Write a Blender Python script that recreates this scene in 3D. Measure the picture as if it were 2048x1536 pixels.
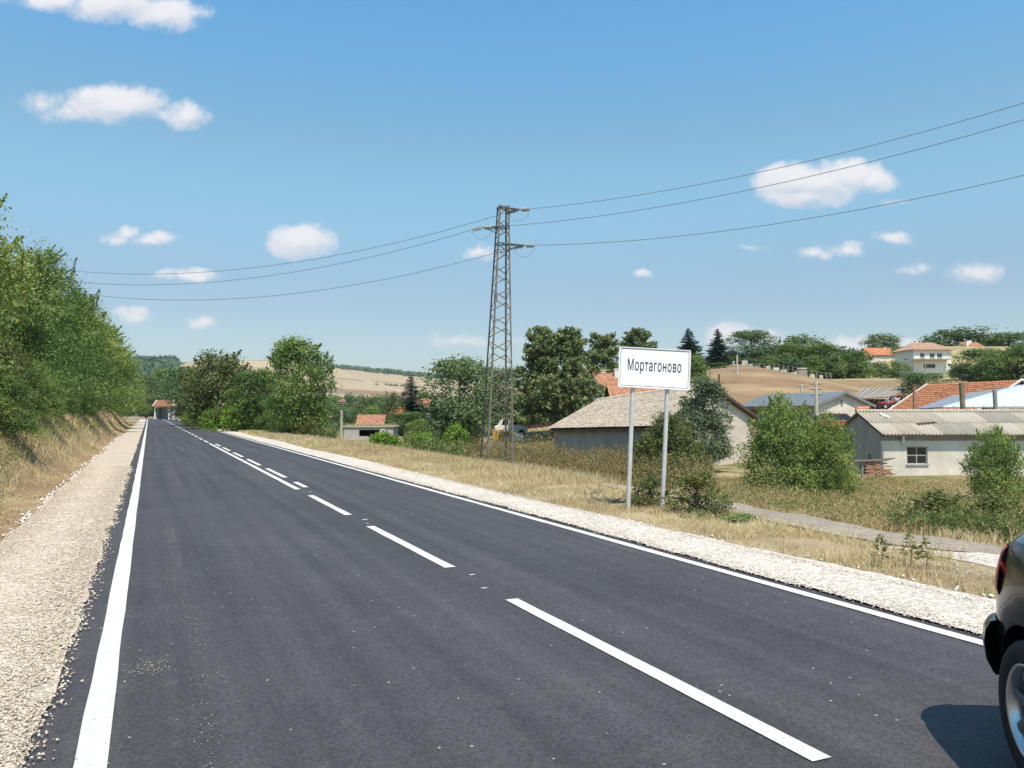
import bpy, bmesh, math, random
import numpy as np
from mathutils import Vector, Matrix

for o in list(bpy.data.objects):
    bpy.data.objects.remove(o)
SC = bpy.context.scene
COL = SC.collection
rad = math.radians

# ------------------------------------------------------------------ camera
F = 1600.0                      # focal length in pixels of a 2048 px wide picture
PITCH = math.atan(56.0 / F)
EYE = np.array([0.0, 0.0, 1.6])
cam = bpy.data.cameras.new("camera")
cam.sensor_width = 36.0
cam.lens = 36.0 * F / 2048.0
cam.clip_start = 0.05
cam.clip_end = 20000
camo = bpy.data.objects.new("camera", cam)
COL.objects.link(camo)
camo.location = EYE.tolist()
camo.rotation_euler = (math.pi / 2 + PITCH, 0, 0)
SC.camera = camo

# ------------------------------------------------------------------ light
SUN_AZ, SUN_EL = rad(158), rad(63)        # azimuth clockwise from +Y
world = bpy.data.worlds.new("World")
SC.world = world
world.use_nodes = True
SKY_STRENGTH = 0.125
sun = bpy.data.lights.new("sun", 'SUN')
sun.energy = 4.5
sun.angle = rad(0.53)
sun.color = (1.0, 0.905, 0.77)
suno = bpy.data.objects.new("sun", sun)
COL.objects.link(suno)
sd = Vector((math.sin(SUN_AZ) * math.cos(SUN_EL), math.cos(SUN_AZ) * math.cos(SUN_EL), math.sin(SUN_EL)))
suno.rotation_euler = (-sd).to_track_quat('-Z', 'Y').to_euler()
suno.location = (sd * 60)[:]
SC.view_settings.view_transform = 'Standard'
SC.view_settings.look = 'None'
SC.view_settings.exposure = 0.35
SC.view_settings.gamma = 1.0
SC.view_settings.use_curve_mapping = False
SC.render.engine = 'CYCLES'
SC.cycles.max_bounces = 6
SC.cycles.diffuse_bounces = 2
SC.cycles.glossy_bounces = 3
SC.cycles.transmission_bounces = 3
SC.cycles.transparent_max_bounces = 6
SC.cycles.use_denoising = True

# ------------------------------------------------------------------ geometry of the place
_cp, _sp = math.cos(PITCH), math.sin(PITCH)
def ray(px, py):
    a, b = (px - 1024) / F, (768 - py) / F
    return np.array([a, _cp - b * _sp, _sp + b * _cp])
def P(px, py, d):
    """place at distance d ahead seen under the bearing of (px, py)"""
    r = ray(px, py)
    return EYE + r * (d / r[1])
def G(px, py, z=0.0):
    r = ray(px, py)
    return EYE + r * ((z - 1.6) / r[2])

ALPHA = rad(24.4)
CA, SA = math.cos(ALPHA), math.sin(ALPHA)
def ts(x, y): return CA * x + SA * y, -SA * x + CA * y       # across, along the road
def xy(t, s): return CA * t - SA * s, SA * t + CA * s
def bend(s):
    """the road swings to the left far ahead"""
    return -np.maximum(np.asarray(s, float) - 190.0, 0) ** 2 * 0.006

def ss(u):
    u = np.clip(u, 0, 1)
    return u * u * (3 - 2 * u)

def hash2(ix, iy, seed):
    n = (ix.astype(np.int64) * 374761393 + iy.astype(np.int64) * 668265263 + seed * 1442695041) & 0xffffffff
    n = ((n ^ (n >> 13)) * 1274126177) & 0xffffffff
    return ((n ^ (n >> 16)) & 0xffff) / 65535.0
def vnoise(x, y, seed=0):
    x = np.asarray(x, float); y = np.asarray(y, float)
    ix, iy = np.floor(x), np.floor(y)
    fx, fy = x - ix, y - iy
    fx = fx * fx * (3 - 2 * fx); fy = fy * fy * (3 - 2 * fy)
    a = hash2(ix, iy, seed); b = hash2(ix + 1, iy, seed); c = hash2(ix, iy + 1, seed); d = hash2(ix + 1, iy + 1, seed)
    return (a * (1 - fx) + b * fx) * (1 - fy) + (c * (1 - fx) + d * fx) * fy
def fbm(x, y, seed=0, o=4):
    s = 0; a = .5; tot = 0
    for i in range(o):
        s = s + a * vnoise(x, y, seed + i * 17); tot += a
        x = np.asarray(x) * 2.03 + 5.1; y = np.asarray(y) * 2.03 + 1.7; a *= .5
    return s / tot

RIDGE_A = np.tan(np.radians([-60, -45, -24.2, -16.8, -13.2, -5.9, 0, 8, 20, 35, 60]))
RIDGE_H = np.array([100, 100, 106, 119, 106, 84, 66, 50, 45, 50, 60.])
def T(x, y):
    """height of the ground"""
    x = np.asarray(x, float); y = np.asarray(y, float)
    t, s = ts(x, y)
    r = np.hypot(x, y)
    n = fbm(x * .35, y * .35, 3) - .5
    n2 = fbm(x * 1.7, y * 1.7, 9) - .5
    n4 = fbm(x * .9, y * .9, 29) - .5
    # left bank
    tt = -(t + 1.95 + .25 * (vnoise(s * .4, 0 * s, 5) - .5) * 2)
    bank = 1.45 * ss(tt / 1.9) + .5 * ss((tt - 1.8) / 6) + .9 * ss((tt - 8) / 25)
    far = 1 - .9 * ss((s - 95) / 60)
    bank = bank * far * (1 - ss((s - 150) / 40))
    zl = np.where(t < -1.5, bank, 0)
    # right side falls away to the village
    tr = t
    zr = -1.72 * ss((tr - 7.5) / 12.5) * ss((s + 12) / 24) * (1 - .25 * ss((s - 70) / 60))
    w_ = 0
    zr = zr * (1 - ss((s - 170) / 60) * ss((30 - t) / 20))
    w = .32 * x + .945 * y
    hill = 11.5 * ss((w - 52) / 95) * ss((x + 25) / 45) + 5.5 * ss((x - 50) / 40) * ss((y - 142) / 30) - 2.8 * ss((x - 34) / 18) * (1 - ss((y - 140) / 24)) * ss((y - 60) / 20)
    z = zl + zr + hill
    z = z + np.where((t > 7.2) | (t < -1.9), n * .22 + n2 * .09 + np.where((t < -2.2) & (t > -9), n4 * .55, 0), 0) * np.clip(np.minimum(np.abs(t - 7.2), np.abs(t + 1.9)) / 1.5, 0, 1)
    # far hills
    a = x / np.maximum(y, 1e-3)
    H = np.interp(np.clip(a, -3, 3), RIDGE_A, RIDGE_H)
    H = np.where(y > 0, H, 70)
    u = np.clip((r - 330) / 1670, 0, 1)
    z = z * (1 - ss((r - 500) / 500)) + H * (.25 * u + .75 * ss(u)) + np.where(r > 400, (fbm(x * .004, y * .004, 21) - .5) * 7 * ss((r - 400) / 400), 0)
    z = z - np.where(r > 2150, (r - 2150) * .05, 0)
    # level where the road and its gravel lie
    inside = (t > -1.62 + bend(s) * ss((s - 185) / 10) * 1.6) & (t < 6.55) & (s < 400)
    z = np.where(inside, np.minimum(z, -.03) * 0 - .03, z)
    return z
def T1(x, y): return float(T(np.array([x]), np.array([y]))[0])
def GT(px, py):
    """first meeting of a view line with the ground"""
    r = ray(px, py); d = np.arange(1.5, 400, .1)
    x = EYE[0] + r[0] / r[1] * d; z = 1.6 + r[2] / r[1] * d
    k = np.argmax(z < T(x, d))
    return np.array([x[k], d[k], T1(x[k], d[k])])

# ------------------------------------------------------------------ materials
def nodes_of(m):
    m.use_nodes = True
    nt = m.node_tree
    nt.nodes.clear()
    return nt, nt.nodes, nt.links
MATS = {}
def material(name, color, rough=.8, var=.15, scale=6.0, spec=.3, metal=0.0, bump=0.0, bscale=40.0, color2=None, coat=0.0, detail=4, streak=None):
    if name in MATS: return MATS[name]
    m = bpy.data.materials.new(name)
    nt, N, L = nodes_of(m)
    out = N.new('ShaderNodeOutputMaterial'); b = N.new('ShaderNodeBsdfPrincipled')
    L.new(b.outputs[0], out.inputs[0])
    tc = N.new('ShaderNodeTexCoord')
    vec = tc.outputs['Object']
    if streak:
        mp = N.new('ShaderNodeMapping'); mp.inputs['Scale'].default_value = streak
        L.new(vec, mp.inputs[0]); vec = mp.outputs[0]
    n = N.new('ShaderNodeTexNoise'); n.inputs['Scale'].default_value = scale; n.inputs['Detail'].default_value = detail
    n.inputs['Roughness'].default_value = .65
    L.new(vec, n.inputs['Vector'])
    cr = N.new('ShaderNodeValToRGB')
    cr.color_ramp.elements[0].position = .3; cr.color_ramp.elements[1].position = .7
    c2 = color2 or tuple(min(1, c * (1 + var)) for c in color)
    c1 = tuple(c * (1 - var) for c in color)
    cr.color_ramp.elements[0].color = (*c1, 1); cr.color_ramp.elements[1].color = (*c2, 1)
    L.new(n.outputs[0], cr.inputs[0])
    L.new(cr.outputs[0], b.inputs['Base Color'])
    b.inputs['Roughness'].default_value = rough
    b.inputs['Specular IOR Level'].default_value = spec
    b.inputs['Metallic'].default_value = metal
    b.inputs['Coat Weight'].default_value = coat
    if bump > 0:
        n2 = N.new('ShaderNodeTexNoise'); n2.inputs['Scale'].default_value = bscale; n2.inputs['Detail'].default_value = 5
        L.new(vec, n2.inputs['Vector'])
        bp = N.new('ShaderNodeBump'); bp.inputs['Strength'].default_value = bump; bp.inputs['Distance'].default_value = .02
        L.new(n2.outputs[0], bp.inputs['Height']); L.new(bp.outputs[0], b.inputs['Normal'])
    MATS[name] = m
    return m

def ramp_material(name, stops, trans=.25, rough=.6, attr='tint', noise=0.0):
    """colour picked by a per-leaf value; a little light passes through"""
    m = bpy.data.materials.new(name)
    nt, N, L = nodes_of(m)
    out = N.new('ShaderNodeOutputMaterial'); b = N.new('ShaderNodeBsdfPrincipled'); tr = N.new('ShaderNodeBsdfTranslucent'); mx = N.new('ShaderNodeMixShader')
    a = N.new('ShaderNodeAttribute'); a.attribute_name = attr
    oi = N.new('ShaderNodeObjectInfo')
    mr = N.new('ShaderNodeMath'); mr.operation = 'MULTIPLY_ADD'; mr.inputs[1].default_value = .26; mr.inputs[2].default_value = -.13
    L.new(oi.outputs['Random'], mr.inputs[0])
    ad = N.new('ShaderNodeMath'); ad.operation = 'ADD'
    L.new(a.outputs['Fac'], ad.inputs[0]); L.new(mr.outputs[0], ad.inputs[1])
    cr = N.new('ShaderNodeValToRGB')
    els = cr.color_ramp.elements
    while len(els) < len(stops): els.new(.5)
    for e, (p, c) in zip(els, stops):
        e.position = p
    for e, (p, c) in zip(els, stops): e.color = (*c, 1)
    L.new(ad.outputs[0], cr.inputs[0])
    L.new(cr.outputs[0], b.inputs['Base Color'])
    mul = N.new('ShaderNodeMixRGB'); mul.blend_type = 'MULTIPLY'; mul.inputs[0].default_value = 1; mul.inputs[2].default_value = (1.25, 1.3, .7, 1)
    L.new(cr.outputs[0], mul.inputs[1]); L.new(mul.outputs[0], tr.inputs[0])
    b.inputs['Roughness'].default_value = rough; b.inputs['Specular IOR Level'].default_value = .25
    mx.inputs[0].default_value = trans
    L.new(b.outputs[0], mx.inputs[1]); L.new(tr.outputs[0], mx.inputs[2]); L.new(mx.outputs[0], out.inputs[0])
    MATS[name] = m
    return m

# ------------------------------------------------------------------ mesh helpers
def np_mesh(name, V, polys, mat=None, tint=None, smooth=False):
    """V (n,3); polys: (m,k) index array, or a list of them"""
    if not isinstance(polys, list): polys = [polys]
    me = bpy.data.meshes.new(name)
    V = np.ascontiguousarray(V, dtype=np.float32)
    me.vertices.add(len(V)); me.vertices.foreach_set('co', V.ravel())
    idx = np.concatenate([p.ravel() for p in polys]).astype(np.int32)
    starts = []; off = 0
    for p in polys:
        starts.append(off + np.arange(len(p)) * p.shape[1]); off += p.size
    starts = np.concatenate(starts).astype(np.int32)
    me.loops.add(len(idx)); me.loops.foreach_set('vertex_index', idx)
    me.polygons.add(len(starts)); me.polygons.foreach_set('loop_start', starts)
    if smooth: me.polygons.foreach_set('use_smooth', np.ones(len(starts), bool))
    me.update(calc_edges=True)
    if tint is not None:
        dom = 'FACE' if len(tint) == len(starts) else 'POINT'
        at = me.attributes.new('tint', 'FLOAT', dom)
        at.data.foreach_set('value', np.asarray(tint, np.float32))
    if mat: me.materials.append(mat)
    return me

def link(name, data, parent=None, **props):
    o = bpy.data.objects.new(name, data)
    COL.objects.link(o)
    if parent is not None: o.parent = parent
    for k, v in props.items():
        if v is not None: o[k] = v
    return o
def thing(name, label, cat, loc=(0, 0, 0), rot=0.0, group=None):
    o = link(name, None, label=label, category=cat, group=group)
    o.location = tuple(float(c) for c in loc); o.rotation_euler = (0, 0, rot)
    o.empty_display_size = .2
    return o

class MB:
    def __init__(self): self.v = []; self.f = []
    def add(self, vs, fs):
        n = len(self.v)
        self.v += [tuple(float(c) for c in v) for v in vs]
        self.f += [tuple(i + n for i in f) for f in fs]
        return self
    def box(self, x0, x1, y0, y1, z0, z1):
        return self.hexa([(x0, y0, z0), (x1, y0, z0), (x1, y1, z0), (x0, y1, z0), (x0, y0, z1), (x1, y0, z1), (x1, y1, z1), (x0, y1, z1)])
    def hexa(self, c):
        return self.add(c, [(0, 3, 2, 1), (4, 5, 6, 7), (0, 1, 5, 4), (1, 2, 6, 5), (2, 3, 7, 6), (3, 0, 4, 7)])
    def slab(self, q, th):
        """quad q (4 points ccw from above) thickened downwards"""
        q = [Vector(p) for p in q]
        n = (q[1] - q[0]).cross(q[3] - q[0]).normalized()
        lo = [p - n * th for p in q]
        return self.hexa([tuple(p) for p in lo] + [tuple(p) for p in q])
    def tri_prism(self, a, b, c, d):
        """triangle abc extruded by vector d"""
        d = Vector(d); p = [Vector(a), Vector(b), Vector(c)]; q = [x + d for x in p]
        return self.add(p + q, [(0, 2, 1), (3, 4, 5), (0, 1, 4, 3), (1, 2, 5, 4), (2, 0, 3, 5)])
    def beam(self, a, b, w, h=None, up=(0, 0, 1)):
        h = h or w
        a, b = Vector(a), Vector(b); d = (b - a).normalized()
        u = Vector(up)
        if abs(d.dot(u)) > .98: u = Vector((1, 0, 0))
        s = d.cross(u).normalized(); u = s.cross(d).normalized()
        c = []
        for p in (a, b):
            for i, j in ((-1, -1), (1, -1), (1, 1), (-1, 1)):
                c.append(p + s * (i * w / 2) + u * (j * h / 2))
        return self.hexa(c)
    def tube(self, pts, rs, n=8, cap=True):
        pts = [Vector(p) for p in pts]; rings = []
        if not hasattr(rs, '__len__'): rs = [rs] * len(pts)
        for i, p in enumerate(pts):
            d = (pts[min(i + 1, len(pts) - 1)] - pts[max(i - 1, 0)]).normalized()
            u = Vector((0, 0, 1)) if abs(d.z) < .95 else Vector((1, 0, 0))
            s = d.cross(u).normalized(); u = s.cross(d)
            rings.append([p + (s * math.cos(2 * math.pi * k / n) + u * math.sin(2 * math.pi * k / n)) * rs[i] for k in range(n)])
        vs = [v for r in rings for v in r]; fs = []
        for i in range(len(pts) - 1):
            for k in range(n):
                a, b = i * n + k, i * n + (k + 1) % n
                fs.append((a, b, b + n, a + n))
        if cap:
            fs.append(tuple(range(n))[::-1]); fs.append(tuple(range((len(pts) - 1) * n, len(pts) * n)))
        return self.add(vs, fs)
    def lathe(self, prof, n=24, c=(0, 0, 0), axis='z'):
        vs = []; fs = []
        for r, h in prof:
            for k in range(n):
                a = 2 * math.pi * k / n
                if axis == 'z': vs.append((c[0] + r * math.cos(a), c[1] + r * math.sin(a), c[2] + h))
                else: vs.append((c[0] + r * math.cos(a), c[1] + h, c[2] + r * math.sin(a)))
        for i in range(len(prof) - 1):
            for k in range(n):
                a, b = i * n + k, i * n + (k + 1) % n
                fs.append((a, b, b + n, a + n))
        return self.add(vs, fs)
    def mesh(self, name, mat, smooth=False, fix=True, bevel=0):
        me = bpy.data.meshes.new(name)
        me.from_pydata(self.v, [], self.f)
        if fix:
            bm = bmesh.new(); bm.from_mesh(me)
            bmesh.ops.recalc_face_normals(bm, faces=bm.faces)
            if bevel: bmesh.ops.bevel(bm, geom=bm.edges[:], offset=bevel, segments=1, affect='EDGES')
            bm.to_mesh(me); bm.free()
        if smooth: me.polygons.foreach_set('use_smooth', [True] * len(me.polygons))
        me.materials.append(mat)
        return me
    def obj(self, name, mat, parent=None, smooth=False, bevel=0, fix=True, **props):
        return link(name, self.mesh(name, mat, smooth, fix, bevel), parent, **props)

# ------------------------------------------------------------------ sky with its clouds
def build_world():
    nt = world.node_tree; N = nt.nodes; L = nt.links
    N.clear()
    out = N.new('ShaderNodeOutputWorld'); bg = N.new('ShaderNodeBackground')
    sky = N.new('ShaderNodeTexSky'); sky.sky_type = 'NISHITA'; sky.sun_disc = False
    sky.sun_elevation = SUN_EL; sky.sun_rotation = SUN_AZ
    sky.altitude = 200; sky.air_density = 1.0; sky.dust_density = .6; sky.ozone_density = 1.6
    bg.inputs[1].default_value = SKY_STRENGTH
    tc = N.new('ShaderNodeTexCoord')
    def math_(op, a, b=None, c=None, clamp=False):
        m = N.new('ShaderNodeMath'); m.operation = op; m.use_clamp = clamp
        for i, v in enumerate((a, b, c)):
            if v is None: continue
            if isinstance(v, (int, float)): m.inputs[i].default_value = v
            else: L.new(v, m.inputs[i])
        return m.outputs[0]
    def vmath(op, a, b=None):
        m = N.new('ShaderNodeVectorMath'); m.operation = op
        for i, v in enumerate((a, b)):
            if v is None: continue
            if isinstance(v, tuple): m.inputs[i].default_value = v
            else: L.new(v, m.inputs[i])
        return m.outputs[1] if op == 'LENGTH' else m.outputs[0]
    sep = N.new('ShaderNodeSeparateXYZ'); L.new(tc.outputs['Generated'], sep.inputs[0])
    # colour balance of the air of that day
    tint = N.new('ShaderNodeMixRGB'); tint.blend_type = 'MULTIPLY'; tint.inputs[0].default_value = 1.0
    el = N.new('ShaderNodeValToRGB'); el.color_ramp.interpolation = 'EASE'
    while len(el.color_ramp.elements) < 4: el.color_ramp.elements.new(.5)
    for e_, (p_, c_) in zip(el.color_ramp.elements, SKY_BALANCE): e_.position = p_
    for e_, (p_, c_) in zip(el.color_ramp.elements, SKY_BALANCE): e_.color = (*[v / 1.6 for v in c_], 1)
    L.new(sep.outputs[2], el.inputs[0])
    els = N.new('ShaderNodeVectorMath'); els.operation = 'SCALE'; els.inputs[3].default_value = 1.6
    L.new(el.outputs[0], els.inputs[0]); L.new(els.outputs[0], tint.inputs[2])
    L.new(sky.outputs[0], tint.inputs[1])
    ypos = math_('MAXIMUM', sep.outputs[1], .02)
    u = math_('DIVIDE', sep.outputs[0], ypos); v = math_('DIVIDE', sep.outputs[2], ypos)
    cb = N.new('ShaderNodeCombineXYZ'); L.new(u, cb.inputs[0]); L.new(v, cb.inputs[1])
    uv = cb.outputs[0]
    nz = N.new('ShaderNodeTexNoise'); nz.inputs['Scale'].default_value = 22; nz.inputs['Detail'].default_value = 7; nz.inputs['Roughness'].default_value = .62
    L.new(uv, nz.inputs['Vector'])
    nb = N.new('ShaderNodeTexNoise'); nb.inputs['Scale'].default_value = 9; nb.inputs['Detail'].default_value = 5
    mp = N.new('ShaderNodeMapping'); mp.inputs['Scale'].default_value = (1, 2.2, 1); L.new(uv, mp.inputs[0]); L.new(mp.outputs[0], nb.inputs['Vector'])
    # domain shift
    nv = N.new('ShaderNodeTexNoise'); nv.inputs['Scale'].default_value = 30; nv.inputs['Detail'].default_value = 4
    L.new(uv, nv.inputs['Vector'])
    sh = vmath('SUBTRACT', nv.outputs['Color'], (.5, .5, .5))
    sc = N.new('ShaderNodeVectorMath'); sc.operation = 'SCALE'; L.new(sh, sc.inputs[0]); sc.inputs[3].default_value = .018
    uvw = vmath('ADD', uv, sc.outputs[0])
    fl = vmath('MULTIPLY', uvw, (1, 1, 0))
    CL = [ # px, py, rx, ry, weight
        (110, 0, 100, 28, .95), (225, 10, 110, 38, 1.3), (330, 30, 80, 40, 1.3), (395, 24, 40, 22, .75), (20, -10, 60, 20, .5),
        (235, 208, 110, 44, 1.3), (190, 190, 60, 26, .9), (90, 208, 60, 30, .45), (130, 228, 80, 26, .5), (375, 230, 52, 32, .95), (330, 225, 40, 18, .6),
        (240, 478, 50, 18, .7), (258, 468, 26, 18, .8), (300, 482, 60, 18, .75), (330, 474, 34, 17, .85),
        (605, 482, 74, 40, 1.4), (585, 470, 40, 26, 1), (648, 480, 30, 20, .8),
        (371, 551, 68, 17, .95), (265, 633, 50, 20, .95), (280, 625, 25, 12, .8), (407, 645, 34, 17, .75),
        (960, 506, 42, 21, .85), (905, 678, 50, 18, .6), (950, 684, 60, 16, .5), (1055, 680, 60, 16, .35),
        (1590, 362, 88, 44, 1.5), (1640, 364, 100, 46, 1.6), (1690, 352, 92, 38, 1.4), (1745, 358, 58, 30, 1.15), (1605, 388, 100, 32, 1.4), (1545, 350, 32, 22, .8),
        (1640, 508, 60, 16, .6), (1690, 500, 52, 22, .75), (1782, 477, 48, 15, .7), (1820, 538, 46, 14, .4), (1795, 405, 40, 9, .4), (1500, 494, 40, 9, .25),
        (1950, 545, 70, 26, .8), (1935, 538, 40, 22, .8), (1288, 549, 26, 11, .5),
        (1462, 674, 60, 30, 1), (1530, 682, 60, 26, .8), (1700, 690, 80, 22, .8), (1800, 686, 60, 18, .65), (1870, 690, 60, 14, .5),
        (1450, 664, 36, 20, .8)]
    def field(p):
        acc = None
        for px, py, rx, ry, w in CL:
            r = ray(px, py); cu, cv = r[0] / r[1], r[2] / r[1]
            d = vmath('SUBTRACT', p, (cu, cv, 0))
            d = vmath('MULTIPLY', d, (F / (rx * 1.12), F / (ry * 1.12), 0))
            l = vmath('LENGTH', d)
            g = math_('MULTIPLY_ADD', l, -w, w)
            acc = g if acc is None else math_('MAXIMUM', acc, g)
        return acc
    acc = field(fl)
    up = field(vmath('ADD', fl, (-.002, .011, 0)))
    lit = math_('SUBTRACT', acc, up)
    n1 = math_('MULTIPLY_ADD', nz.outputs[0], 2.1, -1.03)
    f = math_('ADD', acc, n1)
    gate = math_('MULTIPLY', acc, 5.0, clamp=True)
    mr = N.new('ShaderNodeMapRange'); mr.interpolation_type = 'SMOOTHSTEP'
    mr.inputs[1].default_value = -.05; mr.inputs[2].default_value = .80; L.new(f, mr.inputs[0])
    mask = math_('MULTIPLY', mr.outputs[0], gate)
    soft = N.new('ShaderNodeMapRange'); soft.inputs[1].default_value = -.35; soft.inputs[2].default_value = .05; soft.inputs[3].default_value = .84; soft.inputs[4].default_value = .95; L.new(lit, soft.inputs[0])
    mask = math_('MULTIPLY', mask, soft.outputs[0])
    fr = N.new('ShaderNodeMath'); fr.operation = 'GREATER_THAN'; L.new(sep.outputs[1], fr.inputs[0]); fr.inputs[1].default_value = .05
    mask = math_('MULTIPLY', mask, fr.outputs[0])
    # lit tops, greyer bellies
    ccr = N.new('ShaderNodeValToRGB')
    ccr.color_ramp.elements[0].position = .15; ccr.color_ramp.elements[0].color = (*CLOUD_LO, 1)
    ccr.color_ramp.elements[1].position = .75; ccr.color_ramp.elements[1].color = (*CLOUD_HI, 1)
    fm = math_('MULTIPLY_ADD', nb.outputs[0], .5, -.1)
    fb = math_('MULTIPLY_ADD', lit, .55, .36)
    L.new(math_('ADD', fb, fm), ccr.inputs[0])
    mix = N.new('ShaderNodeMixRGB'); L.new(mask, mix.inputs[0]); L.new(tint.outputs[0], mix.inputs[1]); L.new(ccr.outputs[0], mix.inputs[2])
    L.new(mix.outputs[0], bg.inputs[0]); L.new(bg.outputs[0], out.inputs[0])
SKY_BALANCE = [(.0, (.72, .70, .70)), (.115, (.77, .77, .75)), (.285, (.96, 1.18, 1.04)), (.46, (.80, 1.32, 1.36))]
CLOUD_LO = (4.2, 4.5, 5.1)
CLOUD_HI = (5.75, 5.7, 5.85)
build_world()
# ================================================================== ground
def ground_sheet():
    ang = np.concatenate([np.arange(-180, -42, 2.5), np.arange(-42, 42, .22), np.arange(42, 180, 2.5)])
    rs = [0.4]
    while rs[-1] < 60: rs.append(rs[-1] * 1.022 + .012)
    while rs[-1] < 9000: rs.append(rs[-1] * (1.03 if rs[-1] < 2600 else 1.12))
    rs = np.array(rs)
    A, R = np.meshgrid(np.radians(ang), rs)
    X = R * np.sin(A); Y = R * np.cos(A)
    Z = T(X, Y)
    nr, na = X.shape
    V = np.stack([X, Y, Z], -1).reshape(-1, 3)
    V = np.vstack([V, [[0, 0, -.03]]])
    i = np.arange(nr - 1)[:, None] * na + np.arange(na)[None, :]
    j = np.arange(nr - 1)[:, None] * na + (np.arange(na)[None, :] + 1) % na
    q = np.stack([i, j, j + na, i + na], -1).reshape(-1, 4)[:, ::-1]
    c = len(V) - 1
    tri = np.stack([np.arange(na), (np.arange(na) + 1) % na, np.full(na, c)], -1)
    # colours of what the ground is made of
    x, y = V[:, 0], V[:, 1]
    t, s = ts(x, y); r = np.hypot(x, y)
    def c3(*a): return np.array(a)
    dirt = c3(.27, .185, .115); straw = c3(.38, .305, .185); olive = c3(.17, .155, .06); green = c3(.085, .105, .035)
    red = c3(.25, .15, .09); field = c3(.38, .295, .19); fieldb = c3(.29, .195, .125); wood = c3(.045, .07, .03); pale = c3(.43, .33, .2)
    n1 = fbm(x * .9, y * .9, 31)[:, None]; n2 = fbm(x * .12, y * .12, 37)[:, None]; n3 = fbm(x * 3.1, y * 3.1, 41)[:, None]
    col = straw * (0.75 + .5 * n1)
    k = ss((n3 - .45) * 4); col = col * (1 - .5 * k) + dirt * .5 * k
    # left: trodden dirt, then dry bank
    kd = (ss((t + 3.1) / .8) * (t < -1))[:, None] * (1 - ss((n1 - .45) * 5) * .6)
    col = col * (1 - kd) + dirt * (.85 + .3 * n3) * kd
    # right: low ground is greener
    kg = (ss((t - 12) / 6))[:, None] * ss((n1 - .3) * 3)
    col = col * (1 - kg) + olive * kg
    kt = (ss((9.5 - s) / 3) * ss((t - 8.2) / .6) * ss((13.6 - t) / 1.5))[:, None] * (y > 0)[:, None] * .85
    col = col * (1 - kt) + c3(.36, .29, .21) * (.8 + .4 * n3) * kt
    # the brown hillside field
    w = .32 * x + .945 * y
    kh = (ss((w - 66) / 8) * ss((x - 8) / 6) * (r < 400))[:, None]
    band = fbm(w * .16 + n2[:, 0] * 2, x * .02, 51)[:, None]
    hillc = c3(.285, .215, .125) * (.6 + .75 * band) + c3(.03, .0, 0) * n1
    hillc = hillc * (1 - .45 * ss((fbm(x * .06, w * .2, 57)[:, None] - .52) * 8)) + c3(.22, .12, .075) * .45 * ss((fbm(x * .06, w * .2, 57)[:, None] - .52) * 8)
    hillc = np.where((w > 133)[:, None], c3(.33, .27, .14) * (.75 + .5 * n1), hillc)
    col = col * (1 - kh) + hillc * kh
    # village floor
    kv = (ss((r - 90) / 40) * (1 - ss((x + 5) / 15)) * (t > 20))[:, None]
    col = col * (1 - kv) + green * (.8 + .5 * n1) * kv
    # far fields
    kf = ss((r - 330) / 120)[:, None]
    a = x / np.maximum(y, 1)
    strip = fbm(a * 9 + 3, r * .006, 61)[:, None]
    fc = field * (.82 + .4 * strip)
    fc = np.where(((r > 1250) & (r < 2100) & (a < -.3))[:, None], pale * (.9 + .2 * strip), fc)
    fc = np.where(((r > 1600) & (a < -.2))[:, None], fieldb * (.95 + .2 * strip), fc)
    fc = np.where(((r > 760) & (r < 800 + 150 * strip[:, 0]))[:, None], fieldb * .85, fc)
    fc = np.where(((r > 1080) & (r < 1100 + 40 * strip[:, 0]) & (a > -.3))[:, None], c3(.26, .19, .12), fc)
    fc = np.where(((r > 900) & (np.abs(a + .16 + (r - 1000) * .0002) < .004))[:, None], c3(.42, .34, .24), fc)
    fc = np.where(((r < 620))[:, None], green * (.8 + .6 * n2), fc)
    fc = np.where(((r > 1850) & (a > -.222) & (a < .3))[:, None], wood, fc)
    fc = np.where(((r > 620) & (a < -.412 + .03 * (fbm(x * .01, y * .01, 63) - .5) + (1900 - r) * -.00001) & (a > -.9))[:, None], wood * (.9 + .4 * n2), fc)
    fc = np.where((y < 0)[:, None], field * (.8 + .4 * n2), fc)
    col = col * (1 - kf) + fc * kf
    col = np.clip(col, .01, .8)
    m = bpy.data.materials.new('ground_earth')
    nt, N, L = nodes_of(m)
    out = N.new('ShaderNodeOutputMaterial'); b = N.new('ShaderNodeBsdfPrincipled'); L.new(b.outputs[0], out.inputs[0])
    at = N.new('ShaderNodeAttribute'); at.attribute_name = 'earth'
    tc = N.new('ShaderNodeTexCoord')
    n = N.new('ShaderNodeTexNoise'); n.inputs['Scale'].default_value = 14; n.inputs['Detail'].default_value = 8; n.inputs['Roughness'].default_value = .75
    L.new(tc.outputs['Object'], n.inputs['Vector'])
    nn = N.new('ShaderNodeTexNoise'); nn.inputs['Scale'].default_value = .35; nn.inputs['Detail'].default_value = 6; L.new(tc.outputs['Object'], nn.inputs['Vector'])
    mr = N.new('ShaderNodeMapRange'); mr.inputs[1].default_value = .3; mr.inputs[2].default_value = .7; mr.inputs[3].default_value = .62; mr.inputs[4].default_value = 1.38
    L.new(n.outputs[0], mr.inputs[0])
    mr2 = N.new('ShaderNodeMapRange'); mr2.inputs[1].default_value = .3; mr2.inputs[2].default_value = .7; mr2.inputs[3].default_value = .85; mr2.inputs[4].default_value = 1.15
    L.new(nn.outputs[0], mr2.inputs[0])
    mm = N.new('ShaderNodeMath'); mm.operation = 'MULTIPLY'; L.new(mr.outputs[0], mm.inputs[0]); L.new(mr2.outputs[0], mm.inputs[1])
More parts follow.
